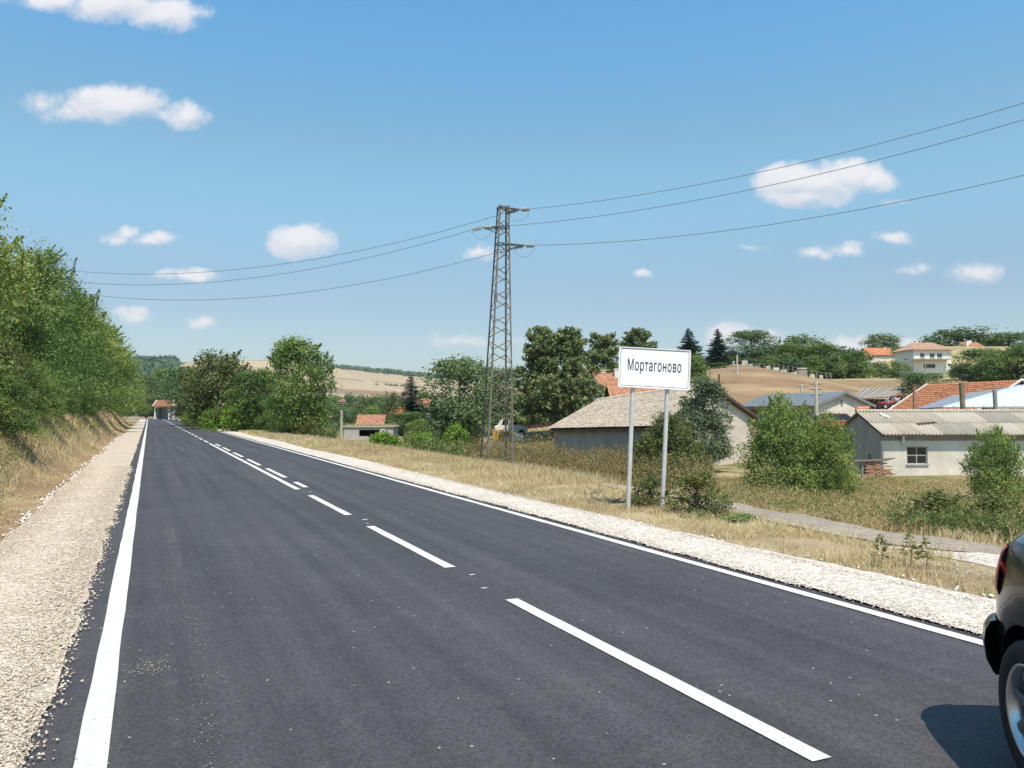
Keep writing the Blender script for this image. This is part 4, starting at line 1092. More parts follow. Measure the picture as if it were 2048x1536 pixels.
def tile_field(name, q, nu, nv, mat, parent, seed=1, lift=.02, th=.03, curve=.03, jit=.012, over=1.12, miss=0.0):
    """courses of tiles over a roof plane; q = eave-left, eave-right, ridge-right, ridge-left"""
    rng = np.random.RandomState(seed)
    q = np.array([list(p) for p in q], float)
    n = np.cross(q[1] - q[0], q[3] - q[0]); n /= np.linalg.norm(n)
    if n[2] < 0: n = -n
    i, j = np.meshgrid(np.arange(nu), np.arange(nv)); i = i.ravel(); j = j.ravel()
    keep = rng.uniform(0, 1, len(i)) > miss; i, j = i[keep], j[keep]; m = len(i)
    def S(u, v):
        u = u[:, None]; v = v[:, None]
        return (1 - u) * (1 - v) * q[0] + u * (1 - v) * q[1] + u * v * q[2] + (1 - u) * v * q[3]
    sh = (j % 2) * .5 * 0
    du = rng.normal(0, .04, m); dv = rng.normal(0, .06, m)
    u0 = np.clip((i + .01 + du + sh) / nu, 0, 1); u1 = np.clip((i + .99 + du + sh) / nu, 0, 1); um = (u0 + u1) / 2
    v0 = np.clip((j + dv) / nv, -.01, 1); v1 = np.clip((j + over + dv) / nv, 0, 1.0)
    hl = lift + th + rng.normal(0, jit, m); hu = lift * .3 + rng.normal(0, jit * .3, m)
    V = []
    for (u, v, h) in ((u0, v0, hl), (um, v0, hl + curve), (u1, v0, hl), (u1, v1, hu), (um, v1, hu + curve), (u0, v1, hu), (u0, v0, hl - th), (um, v0, hl - th + curve * .3), (u1, v0, hl - th)):
        V.append(S(u, v) + n * h[:, None])
    V = np.stack(V, 1).reshape(-1, 3); k = (np.arange(m) * 9)[:, None]
    Fs = [k + np.array([[0, 1, 4, 5]]), k + np.array([[1, 2, 3, 4]]), k + np.array([[6, 7, 1, 0]]), k + np.array([[7, 8, 2, 1]])]
    me = np_mesh(name, V, Fs, mat)
    return link(name, me, parent, kind='stuff')

def frame_xy(x, y, ux, uy): return math.atan2(uy, ux)

# ---- tan tiled shed, its long wall grey, pale gable to the right
B_ = P(1322, 848, 48); r1 = math.atan2(.6, .8)
sh = thing('tiled_shed', 'long grey shed under an uneven tan tiled roof behind the sign', 'shed', (B_[0], 48, 0), r1)
Lw, Ww, zb = 10.0, 8.8, -2.2
eA, eB, eC, eD, rB, rA = .56, .88, 1.42, 1.1, 3.32, 2.42
mb = MB()
# local x along the gable, local y away along the long wall
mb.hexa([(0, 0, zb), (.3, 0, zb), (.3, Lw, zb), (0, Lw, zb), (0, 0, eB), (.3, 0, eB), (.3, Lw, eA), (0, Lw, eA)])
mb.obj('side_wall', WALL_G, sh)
mb = MB()
g = [(0.0, eB), (Ww / 2, rB), (Ww, eC)]
for (xa, za), (xb, zb2) in zip(g[:-1], g[1:]):
    mb.hexa([(xa + (.3 if xa == 0 else 0), .0, zb), (xb, 0, zb), (xb, .3, zb), (xa + (.3 if xa == 0 else 0), .3, zb), (xa + (.3 if xa == 0 else 0), 0, za + (.166 if xa == 0 else 0)), (xb, 0, zb2), (xb, .3, zb2), (xa + (.3 if xa == 0 else 0), .3, za + (.166 if xa == 0 else 0))])
mb.obj('gable_wall', WALL_P, sh)
MB().hexa([(Ww - .3, .3, zb), (Ww, .3, zb), (Ww, Lw, zb), (Ww - .3, Lw, zb), (Ww - .3, .3, eC - .05), (Ww, .3, eC - .05), (Ww, Lw, eD), (Ww - .3, Lw, eD)]).obj('rear_wall', WALL_P, sh)
ov = .35
ql = [(-ov, Lw + ov, eA - .12), (-ov, -ov * .8, eB - .12), (Ww / 2, -ov * .8, rB + .03), (Ww / 2, Lw + ov, rA + .03)]
qr = [(Ww + ov * .9, -ov * .8, eC - .12), (Ww + ov * .9, Lw + ov, eD - .12), (Ww / 2, Lw + ov, rA + .03), (Ww / 2, -ov * .8, rB + .03)]
MB().slab([(a, b, c - .16) for a, b, c in ql], .06).obj('roof_slope', WOOD_D, sh); MB().slab([(a, b, c - .16) for a, b, c in qr], .06).obj('roof_slope', WOOD_D, sh)
tile_field('roof_tiles', ql, 60, 30, TILE_TAN, sh, 3, jit=.008, curve=.03, th=.025)
tile_field('roof_tiles', qr, 60, 30, TILE_TAN, sh, 4, jit=.008, curve=.03, th=.025)
mb = MB()
mb.beam((-ov, -ov * .8 - .04, eB - .24), (Ww / 2, -ov * .8 - .04, rB - .10), .05, .16); mb.beam((Ww + ov, -ov * .8 - .04, eC - .24), (Ww / 2, -ov * .8 - .04, rB - .10), .05, .16)
mb.obj('verge_board', WOOD_D, sh)
mb = MB()
for k in range(14):
    f = k / 14; a = Vector((Ww / 2, -ov * .8, rB + .07)).lerp(Vector((Ww / 2, Lw + ov, rA + .07)), f); b = Vector((Ww / 2, -ov * .8, rB + .07)).lerp(Vector((Ww / 2, Lw + ov, rA + .07)), f + 1.04 / 14)
    mb.tube([a, b], [.12, .10], 8)
mb.obj('ridge_tiles', TILE_TAN, sh, kind='stuff')

# ---- barn with corrugated sheets at the right
bx, by, bz = 19.45, 42.0, -2.1
barn = thing('corrugated_roof_barn', 'long white barn with a weathered corrugated roof and small four-pane window', 'barn', (bx, by, bz), 0)
BL, BW, BE, BR = 13.5, 5.5, 2.62, 3.62
w1 = (bx, 0)
wx0 = (1812 - 1024) / F * by - bx; wx1 = (1853 - 1024) / F * by - bx
wz0 = 1.6 - (928 - 824) / F * by - bz; wz1 = 1.6 - (893 - 824) / F * by - bz
wx2 = (2045 - 1024) / F * by - bx
mb = MB(); wall_holes(mb, BL, BE - .42, .3, [(wx0, wx1, wz0, wz1), (wx2, wx2 + 1.05, wz0 - .05, wz1 - .05)]); mb.obj('front_wall', WALL_W, barn)
MB().box(0.0, BL, .06, .3, BE - .42, BE + .02).obj('eave_shade_band', WALL_G, barn)  # grey strip paints in the shade under the eave
mb = MB(); mb.box(-.02, .26, .301, BW, 0, BE); mb.tri_prism((-.02, .0, BE), (-.02, BW, BE), (-.02, BW / 2, BR + .02), (.28, 0, 0)); mb.obj('gable_wall', WALL_G, barn)  # shaded end of the barn, its shade put into the grey wall colour
mb = MB(); mb.box(BL - .28, BL, .301, BW, 0, BE); mb.tri_prism((BL - .28, .0, BE), (BL - .28, BW, BE), (BL - .28, BW / 2, BR), (.28, 0, 0)); mb.obj('gable_wall', WALL_W, barn)
MB().box(.26, BL - .28, BW - .3, BW, 0, BE).obj('rear_wall', WALL_W, barn)
window(barn, wx0, wx1, wz0, wz1, 0)
window(barn, wx2, wx2 + 1.05, wz0 - .05, wz1 - .05, 0)
# rows of dark grey-brown blocks with a pointed outline on the gable
mb = MB(); rng = np.random.RandomState(9)
for r_ in range(12):
    z = .2 + r_ * .10; half = 1.15 * (1 - r_ / 12.5)
    n_ = max(1, int(2 * half / .25))
    for k in range(n_):
        yc = 1.55 - half + (k + .5) * 2 * half / n_ + rng.normal(0, .01)
        mb.box(-.05 - rng.uniform(0, .02), -.022, yc - .11, yc + .11, z + .005, z + .092)
mb.obj('pointed_patch', material('grey_brown_block', (.16, .13, .115), .9, .2, 6), barn, kind='stuff')
# rib shade painted into the sheet colour, darker in the furrows
def furrow_shade(m):
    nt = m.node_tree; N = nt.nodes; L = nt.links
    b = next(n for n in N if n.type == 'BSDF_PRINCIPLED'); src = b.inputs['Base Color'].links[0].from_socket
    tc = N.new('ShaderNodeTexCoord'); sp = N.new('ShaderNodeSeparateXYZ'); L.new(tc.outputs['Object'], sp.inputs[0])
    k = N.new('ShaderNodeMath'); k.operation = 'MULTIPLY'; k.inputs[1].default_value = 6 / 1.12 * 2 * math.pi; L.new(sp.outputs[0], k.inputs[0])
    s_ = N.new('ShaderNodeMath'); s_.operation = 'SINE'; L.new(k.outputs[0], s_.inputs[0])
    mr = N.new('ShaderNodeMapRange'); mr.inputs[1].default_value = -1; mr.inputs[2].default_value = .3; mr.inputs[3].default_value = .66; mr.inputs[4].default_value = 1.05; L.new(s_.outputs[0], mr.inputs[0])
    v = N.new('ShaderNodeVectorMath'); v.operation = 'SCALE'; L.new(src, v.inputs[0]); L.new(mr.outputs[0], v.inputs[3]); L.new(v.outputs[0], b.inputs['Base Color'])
# corrugated sheets, each its own piece
def corr_sheet(w, l, n=6, amp=.045, th=.012):
    nx = n * 8; xs = np.linspace(0, w, nx + 1); z = amp * np.sin(xs / w * n * 2 * math.pi)
    V = []
    for y_ in (0, l):
        for h in (0, -th):
            V.append(np.stack([xs, np.full(nx + 1, y_), z + h], -1))
    V = np.vstack(V); m_ = nx + 1; i = np.arange(nx)
    q = [np.stack([i, i + 1, 2 * m_ + i + 1, 2 * m_ + i], -1), np.stack([m_ + i + 1, m_ + i, 3 * m_ + i, 3 * m_ + i + 1], -1), np.stack([i + 1, i, m_ + i, m_ + i + 1], -1)]
    return np_mesh('corrugated_sheet', V, q, ETERNIT, smooth=True)
slope = math.hypot(BW / 2 + .42, (BR - BE) / (BW / 2) * (BW / 2 + .42)); pitch = math.atan2(BR - BE, BW / 2)
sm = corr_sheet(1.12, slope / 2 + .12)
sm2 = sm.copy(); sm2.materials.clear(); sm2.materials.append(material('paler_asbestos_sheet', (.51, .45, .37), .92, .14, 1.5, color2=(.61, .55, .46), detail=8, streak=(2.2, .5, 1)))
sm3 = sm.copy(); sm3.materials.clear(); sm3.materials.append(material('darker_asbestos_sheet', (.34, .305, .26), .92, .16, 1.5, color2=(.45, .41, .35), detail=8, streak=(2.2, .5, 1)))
for m_ in (ETERNIT, MATS['paler_asbestos_sheet'], MATS['darker_asbestos_sheet']): furrow_shade(m_)
rng = np.random.RandomState(4)
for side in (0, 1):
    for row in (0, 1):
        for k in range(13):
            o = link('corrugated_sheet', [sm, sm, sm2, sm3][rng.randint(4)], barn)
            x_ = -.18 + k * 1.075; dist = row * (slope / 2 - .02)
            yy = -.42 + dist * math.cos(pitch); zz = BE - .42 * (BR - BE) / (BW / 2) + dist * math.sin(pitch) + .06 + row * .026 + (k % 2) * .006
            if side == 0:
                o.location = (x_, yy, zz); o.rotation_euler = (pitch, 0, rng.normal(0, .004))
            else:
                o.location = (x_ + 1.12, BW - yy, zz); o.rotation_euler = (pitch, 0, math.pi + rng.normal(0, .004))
mb = MB()
for k in range(28): mb.tube([(-.2 + k * .5, BW / 2, BR + .12), (.33 + k * .5, BW / 2, BR + .13)], [.10, .115], 8)
mb.obj('ridge_caps', ETERNIT, barn, kind='stuff')
for k in range(3):
    MB().tube([(-.2 + k * .02, BW / 2 + .1 - k * .5 * 0, BR + .15 + k * .06), (.32 + k * .1, BW / 2 + .1, BR + .15 + k * .06)], [.11, .13], 8).obj('broken_ridge_tile', TILE_O, barn)
mb = MB(); mb.beam((-.14, -.42, BE - .17), (-.14, BW / 2, BR - .02), .04, .12); mb.beam((-.14, BW + .42, BE - .17), (-.14, BW / 2, BR - .02), .04, .12); mb.obj('verge_board', WOOD_D, barn)
px_ = (1803 - 1024) / F * by - bx
MB().tube([(px_, -.10, BE - .08), (px_ + .02, -.08, BE - .55)], [.06, .09], 10).obj('downpipe', FRAME_W, barn)
# plank and pale sheet lying on the roof
def on_slope(d, x_): return (bx + x_, by - .42 + d * math.cos(pitch), bz + BE - .42 * (BR - BE) / (BW / 2) + d * math.sin(pitch) + .14)
pl = MB(); a = on_slope(1.35, 2.2); b = on_slope(1.62, 3.35); pl.beam((0, 0, 0), (b[0] - a[0], b[1] - a[1], b[2] - a[2]), .14, .06)
o = pl.obj('roof_plank', WOOD_D, None, label='short dark brown plank lying across the corrugated barn roof', category='plank'); o.location = a
pl = MB(); a = on_slope(2.35, 1.15); b = on_slope(3.0, .95); pl.beam((0, 0, 0), (b[0] - a[0], b[1] - a[1], b[2] - a[2]), .22, .03)
o = pl.obj('white_board', WALL_W2, None, label='narrow white board lying near the ridge of the corrugated barn roof', category='board'); o.location = a

# ---- generic gabled building: local x along the ridge, gable ends at x=0 and x=L, front long wall y=0
def gable_house(name, label, cat, loc, rot, L, W, E, Rr, wall, roofm, tile=None, holes=(), ov=.3, chim=(), nu=None, gable_mat=None, gable_win=(), seed=1, under=None):
    h = thing(name, label, cat, loc, rot)
    mb = MB(); wall_holes(mb, L, E, .25, list(holes)); mb.obj('front_wall', wall, h)
    MB().box(0, L, W - .25, W, 0, E).obj('rear_wall', wall, h)
    for x0 in (0, L - .25):
        mb = MB(); mb.box(x0, x0 + .25, .251, W - .251, 0, E); mb.tri_prism((x0, 0, E), (x0, W, E), (x0, W / 2, Rr), (.25, 0, 0)); mb.obj('gable_wall', gable_mat or wall, h)
    for a in holes: window(h, a[0], a[1], a[2], a[3], 0, nx=2, nz=1 if a[3] - a[2] < .9 else 2)
    k = (Rr - E) / (W / 2)
    q1 = [(-ov, -ov, E - ov * k + .02), (L + ov, -ov, E - ov * k + .02), (L + ov, W / 2, Rr + .03), (-ov, W / 2, Rr + .03)]
    q2 = [(L + ov, W + ov, E - ov * k + .02), (-ov, W + ov, E - ov * k + .02), (-ov, W / 2, Rr + .03), (L + ov, W / 2, Rr + .03)]
    for i, q in enumerate((q1, q2)):
        MB().slab([tuple(Vector(p) + Vector((0, 0, .08))) for p in q], .08).obj('roof_slope', roofm if tile is None else WOOD_D, h)
        if tile:
            qq = [tuple(Vector(p) + Vector((0, 0, .08))) for p in q]
            tile_field('roof_tiles', qq, tile[0], tile[1], roofm, h, seed + i)
        else:
            mb = MB(); n_ = int(L / .5)
            for r_ in range(n_ + 1):
                f = r_ / n_; a = Vector(q[0]).lerp(Vector(q[1]), f) + Vector((0, 0, .10)); b = Vector(q[3]).lerp(Vector(q[2]), f) + Vector((0, 0, .10))
                mb.beam(a, b, .04, .04)
            mb.obj('roof_ribs', roofm, h, kind='stuff')
    if tile:
        mb = MB(); n_ = max(4, int(L / .4))
        for r_ in range(n_): mb.tube([(-ov + (L + 2 * ov) * r_ / n_, W / 2, Rr + .15), (-ov + (L + 2 * ov) * (r_ + 1.05) / n_, W / 2, Rr + .14)], [.11, .09], 6)
        mb.obj('ridge_tiles', roofm, h, kind='stuff')
    for (cx, cy, cz, cw, cm) in chim:
        c = MB().box(cx - cw / 2, cx + cw / 2, cy - cw / 2, cy + cw / 2, E, cz).box(cx - cw / 2 - .05, cx + cw / 2 + .05, cy - cw / 2 - .05, cy + cw / 2 + .05, cz + .001, cz + .10).obj('chimney', cm, h)
    return h

# grey metal roofed workshop: gable (lit) faces us; ridge recedes to the left
cx_, cy_ = P(1634, 810, 70)[0], 70
rg = math.atan2(.27, .96)
wk = thing('grey_roof_workshop', 'low workshop with a grey sheet roof and a white gable', 'building', (cx_, cy_, -1.0), rg)
GW, GL, GE, GR = 5.4, 11.5, 3.2, 4.25
mb = MB(); mb.box(0, GW, 0, .25, 0, GE); mb.tri_prism((0, 0, GE), (GW, 0, GE), (GW / 2, 0, GR), (0, .25, 0)); mb.obj('gable_wall', WALL_W, wk)
mb = MB(); mb.box(0, GW, GL - .25, GL, 0, GE); mb.tri_prism((0, GL - .25, GE), (GW, GL - .25, GE), (GW / 2, GL - .25, GR), (0, .25, 0)); mb.obj('gable_wall', WALL_W, wk)
mb = MB()
for a, b, c, d in [(0.25, 1.0, 0, GE), (1.0, 10.5, 0, 1.3), (1.0, 10.5, GE - .3, GE), (10.5, GL - .25, 0, GE)] + [(1.0 + k * 1.9 - .12, 1.0 + k * 1.9 + .12, 1.3, GE - .3) for k in range(1, 5)]:
    mb.box(0, .25, a, b, c, d)
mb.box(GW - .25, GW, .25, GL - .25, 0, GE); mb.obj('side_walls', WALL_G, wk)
for k in range(5):
    a = 1.0 + k * 1.9 + (.12 if k else 0); b = 1.0 + (k + 1) * 1.9 - (.12 if k < 4 else 0)
    mb = MB(); zc = (1.3 + GE - .3) / 2
    mb.box(.08, .12, a, b, 1.3, 1.36).box(.08, .12, a, b, GE - .36, GE - .3).box(.08, .12, a, a + .05, 1.36, GE - .36).box(.08, .12, b - .05, b, 1.36, GE - .36).box(.082, .118, a + .05, b - .05, zc - .03, zc + .03).box(.084, .116, (a + b) / 2 - .03, (a + b) / 2 + .03, 1.36, GE - .36)
    w = mb.obj('window', FRAME, wk)
    for (ya, yb) in ((a + .05, (a + b) / 2 - .03), ((a + b) / 2 + .03, b - .05)):
        MB().box(.095, .105, ya, yb, 1.36, GE - .36).obj('pane', GLASS_D, w)
k_ = (GR - GE) / (GW / 2); o_ = .45
for q in ([(-o_, GL + .3, GE - o_ * k_), (-o_, -.35, GE - o_ * k_), (GW / 2, -.35, GR), (GW / 2, GL + .3, GR)], [(GW + o_, -.35, GE - o_ * k_), (GW + o_, GL + .3, GE - o_ * k_), (GW / 2, GL + .3, GR), (GW / 2, -.35, GR)]):
    q = [tuple(Vector(p) + Vector((0, 0, .14))) for p in q]
    MB().slab(q, .10).obj('roof_slope', METAL_G, wk)
    mb = MB()
    for r_ in range(13):
        f = r_ / 12; mb.beam(Vector(q[0]).lerp(Vector(q[1]), f) + Vector((0, 0, .02)), Vector(q[3]).lerp(Vector(q[2]), f) + Vector((0, 0, .02)), .05, .05)
    mb.obj('roof_ribs', METAL_G, wk, kind='stuff')
mb = MB(); mb.beam((-o_, -.37, GE - o_ * k_ + .06), (GW / 2, -.37, GR + .06), .04, .2); mb.beam((GW + o_, -.37, GE - o_ * k_ + .06), (GW / 2, -.37, GR + .06), .04, .2); mb.obj('verge_board', material('grey_trim', (.2, .2, .2), .8), wk)
MB().box(-.15, .2, -.06, -.001, GE - .25, GE + .1).obj('eave_block', WALL_W2, wk); MB().box(GW - .2, GW + .15, -.06, -.001, GE - .25, GE + .1).obj('eave_block', WALL_W2, wk)
MB().box(GW / 2 - .25, GW / 2 - .08, -.10, -.002, GE + .05, GE + .45).obj('lamp_bracket', METAL_G, wk)

# ---- orange tiled house with gable to the right
A_ = np.array([30.75, 65.3]); dirx, diry = .19, -.982
oh = thing('orange_tiled_house', 'long house with a bright orange tiled roof behind the corrugated barn', 'house', (A_[0], A_[1], -.9), math.atan2(diry, dirx))
OL, OW, OE, OR = 9.1, 7.4, 2.55, 4.75
MB().box(0, OL, 0, .25, 0, OE - .05).obj('front_wall', WALL_W, oh); MB().box(0, OL, OW - .25, OW, 0, OE - .05).obj('rear_wall', WALL_W, oh)
for x0 in (.0, OL - .25):
    mb = MB(); mb.box(x0, x0 + .25, .251, OW - .251, 0, OE - .05); mb.tri_prism((x0, 0.05, OE - .05), (x0, OW - .05, OE - .05), (x0, OW / 2, OR - .12), (.25, 0, 0)); mb.obj('gable_wall', WALL_W, oh)
kk = (OR - OE) / (OW / 2)
for q in ([(-.1, -.15, OE - .15 * kk), (OL + .35, -.15, OE - .15 * kk), (OL + .35, OW / 2, OR), (-.1, OW / 2, OR)], [(OL + .35, OW + .15, OE - .15 * kk), (-.1, OW + .15, OE - .15 * kk), (-.1, OW / 2, OR), (OL + .35, OW / 2, OR)]):
    MB().slab(q, .10).obj('roof_slope', WOOD_D, oh)
    tile_field('roof_tiles', q, 34, 15, TILE_O, oh, 12, curve=.05)
mb = MB(); mb.beam((OL + .37, -.2, OE - .15 * kk + .06), (OL + .37, OW / 2, OR + .08), .05, .14); mb.beam((OL + .37, OW + .2, OE - .15 * kk + .06), (OL + .37, OW / 2, OR + .08), .05, .14)
mb.beam((-.12, -.2, OE - .15 * kk + .06), (-.12, OW / 2, OR + .08), .05, .14); mb.obj('verge_trim', WALL_W2, oh)
pc = P(1829, 800, 60.5)
o = MB().box(-.085, .085, -.085, .085, 0, pc[2] + .9 + .9).box(-.11, .11, -.11, .11, pc[2] + 1.801, pc[2] + 1.86).obj('brick_chimney', BRICK, None, label='thin red brick chimney in front of the orange tiled roof', category='chimney')
o.location = (pc[0], 60.5, -.9)

# ---- pale blue metal canopy in front of it
cn = thing('metal_canopy', 'open shed with a light blue metal roof before the orange roof', 'shed', (27.0, 52.0, -1.6), 0)
def rel(px, py, d): p = P(px, py, d); return (p[0] - 27.0, p[1] - 52.0, p[2] + 1.6)
c1, c2, c3_, c4 = rel(1885, 814, 51.2), rel(2150, 812, 51.2), rel(2150, 762, 55.5), rel(2040, 771, 55.5)
MB().slab([c1, c2, c3_, c4], .08).obj('roof_slope', METAL_B, cn)
c0 = rel(1834, 817, 52.2); c5 = rel(1905, 791, 55.2)
MB().slab([c0, (c1[0], c1[1] + .01, c1[2]), (c4[0], c4[1], c4[2]), c5], .08).obj('lean_to_roof', material('dull_grey_sheet', (.22, .24, .26), .5, .1, 2, spec=.5), cn, label='dull grey side slope of the canopy roof')
mb = MB()
for k in range(14):
    f = k / 13; a = Vector(c1).lerp(Vector(c2), f); b = Vector(c4).lerp(Vector(c3_), f); mb.beam(a + Vector((0, 0, .03)), b + Vector((0, 0, .03)), .04, .05)
mb.obj('roof_ribs', METAL_B, cn, kind='stuff')
mb = MB(); mb.beam((c0[0], c0[1] + .1, c0[2] - .2), (c2[0], c2[1] + .1, c2[2] - .2), .12, .18); mb.obj('eave_beam', WOOD_D, cn)
for px in (1845, 1905, 1960, 2030):
    p = rel(px, 818, 52.0); MB().box(p[0] - .07, p[0] + .07, p[1] - .07, p[1] + .07, -.1, p[2] - .1).obj('post', WOOD_D, cn)
MB().box(c0[0] + .1, c2[0], 4.2, 4.35, 0, 2.0).obj('back_wall', WOOD_D, cn)
for px, top, lab, mt, w in ((1924, 766, 'rough brown timber post standing before the orange and blue roofs', material('brown_timber', (.20, .12, .07), .9, .3, 4, color2=(.36, .27, .17)), .30), (1990, 780, 'short grey timber post standing before the light blue roof', WOOD_G, .24)):
    p = P(px, top, 49.5); z0 = T1(p[0], 49.5)
    o = MB().tube([(0, 0, -.3), (.03, 0, (p[2] - z0) * .6), (-.02, 0, p[2] - z0)], [w * .62, w * .5, w * .55], 8).obj('timber_post', mt, None, label=lab, category='post'); o.location = (p[0], 49.5, z0)

# ---- timber frame of a ruined roof and farm machinery
rr = thing('collapsed_roof', 'collapsed roof of long pale beams on the hillside beside the red machine', 'ruin', (P(1740, 790, 82)[0], 82, 0), 0)
x0 = rr.location.x
def rl(px, py, d): p = P(px, py, d); return (p[0] - x0, p[1] - 82, p[2])
for k in range(9):
    a = rl(1702 + k * 9, 799 - k * .6, 78); b = rl(1730 + k * 11, 777 - k * .2, 88)
    MB().beam(a, b, .34 if k % 2 else .22, .12).obj('beam', WOOD_G, rr)
for a, b in (((1700, 796, 79.5), (1792, 790, 80)), ((1690, 783, 90), (1802, 779, 91))):
    MB().beam(rl(*a), rl(*b), .25, .2).obj('beam', WOOD_G, rr)
for px in (1708, 1745, 1785):
    a = rl(px, 796, 80.3); MB().box(a[0] - .12, a[0] + .12, a[1] - .12, a[1] + .12, T1(a[0] + x0, 80.3) - .2, a[2] - .1).obj('post', WOOD_D, rr)
MB().box(rl(1704, 800, 84)[0], rl(1800, 800, 84)[0], 2.4, 2.7, T1(x0, 84) - .6, rl(1704, 798, 84)[2]).obj('back_wall', WOOD_D, rr)

RED = material('red_paint', (.34, .06, .05), .4, .2, 4, spec=.5, color2=(.5, .07, .06))
RUBBER = material('rubber', (.02, .02, .02), .8, .1, 6)
GREYM = material('grey_machine_metal', (.38, .37, .38), .5, .25, 5, spec=.5)
def machine(px, py, d, sc, label, rot):
    p = P(px, py, d); m_ = thing('farm_machine', label, 'farm machine', (p[0], d, p[2]), rot)
    MB().box(-.9 * sc, .5 * sc, -.35 * sc, .35 * sc, .45 * sc, 1.0 * sc).obj('body', RED, m_, bevel=.05)
    MB().beam((.4 * sc, 0, .6 * sc), (1.6 * sc, 0, 1.5 * sc), .25 * sc, .3 * sc).obj('boom', RED, m_)
    MB().tube([(1.1 * sc, 0, 1.3 * sc), (1.9 * sc, .0, 1.2 * sc)], [.35 * sc, .2 * sc], 10).obj('hopper', GREYM, m_)
    for k in range(4): MB().beam((-.2 * sc + k * .3 * sc, -.4 * sc, .9 * sc), (.3 * sc + k * .3 * sc, .4 * sc, 1.5 * sc - k * .1), .06 * sc).obj('strut', GREYM, m_)
    for (x_, y_) in ((-.6, -.5), (.5, -.5), (-.6, .5), (.5, .5)):
        w = MB().lathe([(.01, -.1 * sc), (.42 * sc, -.1 * sc), (.45 * sc, 0), (.42 * sc, .1 * sc), (.01, .1 * sc)], 16, (x_ * sc, y_ * sc, .42 * sc), 'y').obj('wheel', RUBBER, m_, smooth=False)
        MB().lathe([(.01, -.12 * sc), (.2 * sc, -.115 * sc), (.2 * sc, .115 * sc), (.01, .12 * sc)], 12, (x_ * sc, y_ * sc, .42 * sc), 'y').obj('rim', GREYM, w)
machine(1772, 820, 74, .75, 'red farm machine with grey boom left of the orange tiled roof', .3)
machine(1792, 801, 82, .6, 'smaller red machine higher up beside the dark hillside tree', 2.6)
# small parked red car between the workshop and the barn
def small_car(name, label, x, y, z, rot, paintm, sc=1.0, L=3.9, W=1.65, H=1.42):
    c = thing(name, label, 'car', (x, y, z), rot)
    pr = [(-L / 2, .35), (-L / 2 + .05, .85), (-L / 2 + .3, .95), (-L / 2 + .9, 1.0), (L / 2 - .9, .92), (L / 2 - .15, .78), (L / 2, .5), (L / 2 - .02, .3)]
    mb = MB(); n = len(pr)
    for sgn in (1,):
        vs = [(a, -W / 2, b) for a, b in pr] + [(a, W / 2, b) for a, b in pr]
        mb.add(vs, [tuple(range(n)), tuple(range(n, 2 * n))[::-1]] + [(i, (i + 1) % n, (i + 1) % n + n, i + n) for i in range(n)])
    mb.obj('body', paintm, c, bevel=.03)
    cab = [(-L / 2 + .25, .97), (-L / 2 + .62, H - .04), (-.1, H), (.35, H - .06), (.95, .93)]
    n = len(cab); vs = [(a, -W / 2 + (.06 if b < 1.1 else .2), b) for a, b in cab] + [(a, W / 2 - (.06 if b < 1.1 else .2), b) for a, b in cab]
    MB().add(vs, [tuple(range(n)), tuple(range(n, 2 * n))[::-1]] + [(i, (i + 1) % n, (i + 1) % n + n, i + n) for i in range(n)]).obj('windows', GLASS_D, c)
    MB().box(-L / 2 + .64, .34, -W / 2 + .2, W / 2 - .2, H - .05, H + .02).obj('car_roof', paintm, c, bevel=.01)
    for x_ in (-L / 2 + .7, L / 2 - .75):
        for s_ in (-1, 1):
            w = MB().lathe([(.01, -.09), (.29, -.09), (.31, -.05), (.31, .05), (.29, .09), (.01, .09)], 18, (x_, s_ * (W / 2 - .08), .31), 'y').obj('wheel', RUBBER, c)
            MB().lathe([(.01, -.1), (.18, -.095), (.18, .095), (.01, .1)], 14, (x_, s_ * (W / 2 - .08), .31), 'y').obj('rim', GREYM, w)
    return c
p = P(1682, 858, 56); small_car('red_car', 'small red car parked between the workshop and the barn', p[0], 56, p[2] - .35, -.25, RED)

# ---- white house with red roofs behind the sign
p = P(1205, 800, 80)
WALL_MG = material('mint_plaster', (.55, .62, .55), .9, .05, 2)
wh = gable_house('white_village_house', 'white house with a red tiled roof left behind the sign', 'house', (p[0], 80, -.9), .12, 7.0, 6.5, 4.75, 6.35, WALL_W2, TILE_R, (28, 13), holes=[(2.5, 3.5, 3.0, 4.2)], chim=[(2.1, 2.6, 6.9, .45, WALL_W2), (.9, 3.6, 6.8, .5, WALL_W)], gable_mat=WALL_G, seed=31)  # grey gables: shade of the side away from the sun, painted in
p = P(1228, 800, 69)
gable_house('red_roof_annex', 'lower red-tiled annex between the white house and the tan shed', 'house', (p[0], 69, -1.2), -.02, 7.4, 7.0, 3.75, 5.15, WALL_W, TILE_R, (30, 13), seed=41)
# ---- dark wooden shed right of the pylon
p = P(1052, 856, 84)
ds = gable_house('dark_wooden_shed', 'dark brown plank shed half hidden under the large pine', 'shed', (p[0], 84, T1(p[0], 84) - .1), 0, 4.5, 3, 1.5, 2.0, WOOD_D, WOOD_D, None, seed=5)
mb = MB()
for k in range(30):
    MB().box(.02 + k * .148, .15 + k * .148, -.03, -.001, .02, 1.5).obj('plank', material('maroon_plank', (.085, .05, .05), .85, .3, 5), ds)
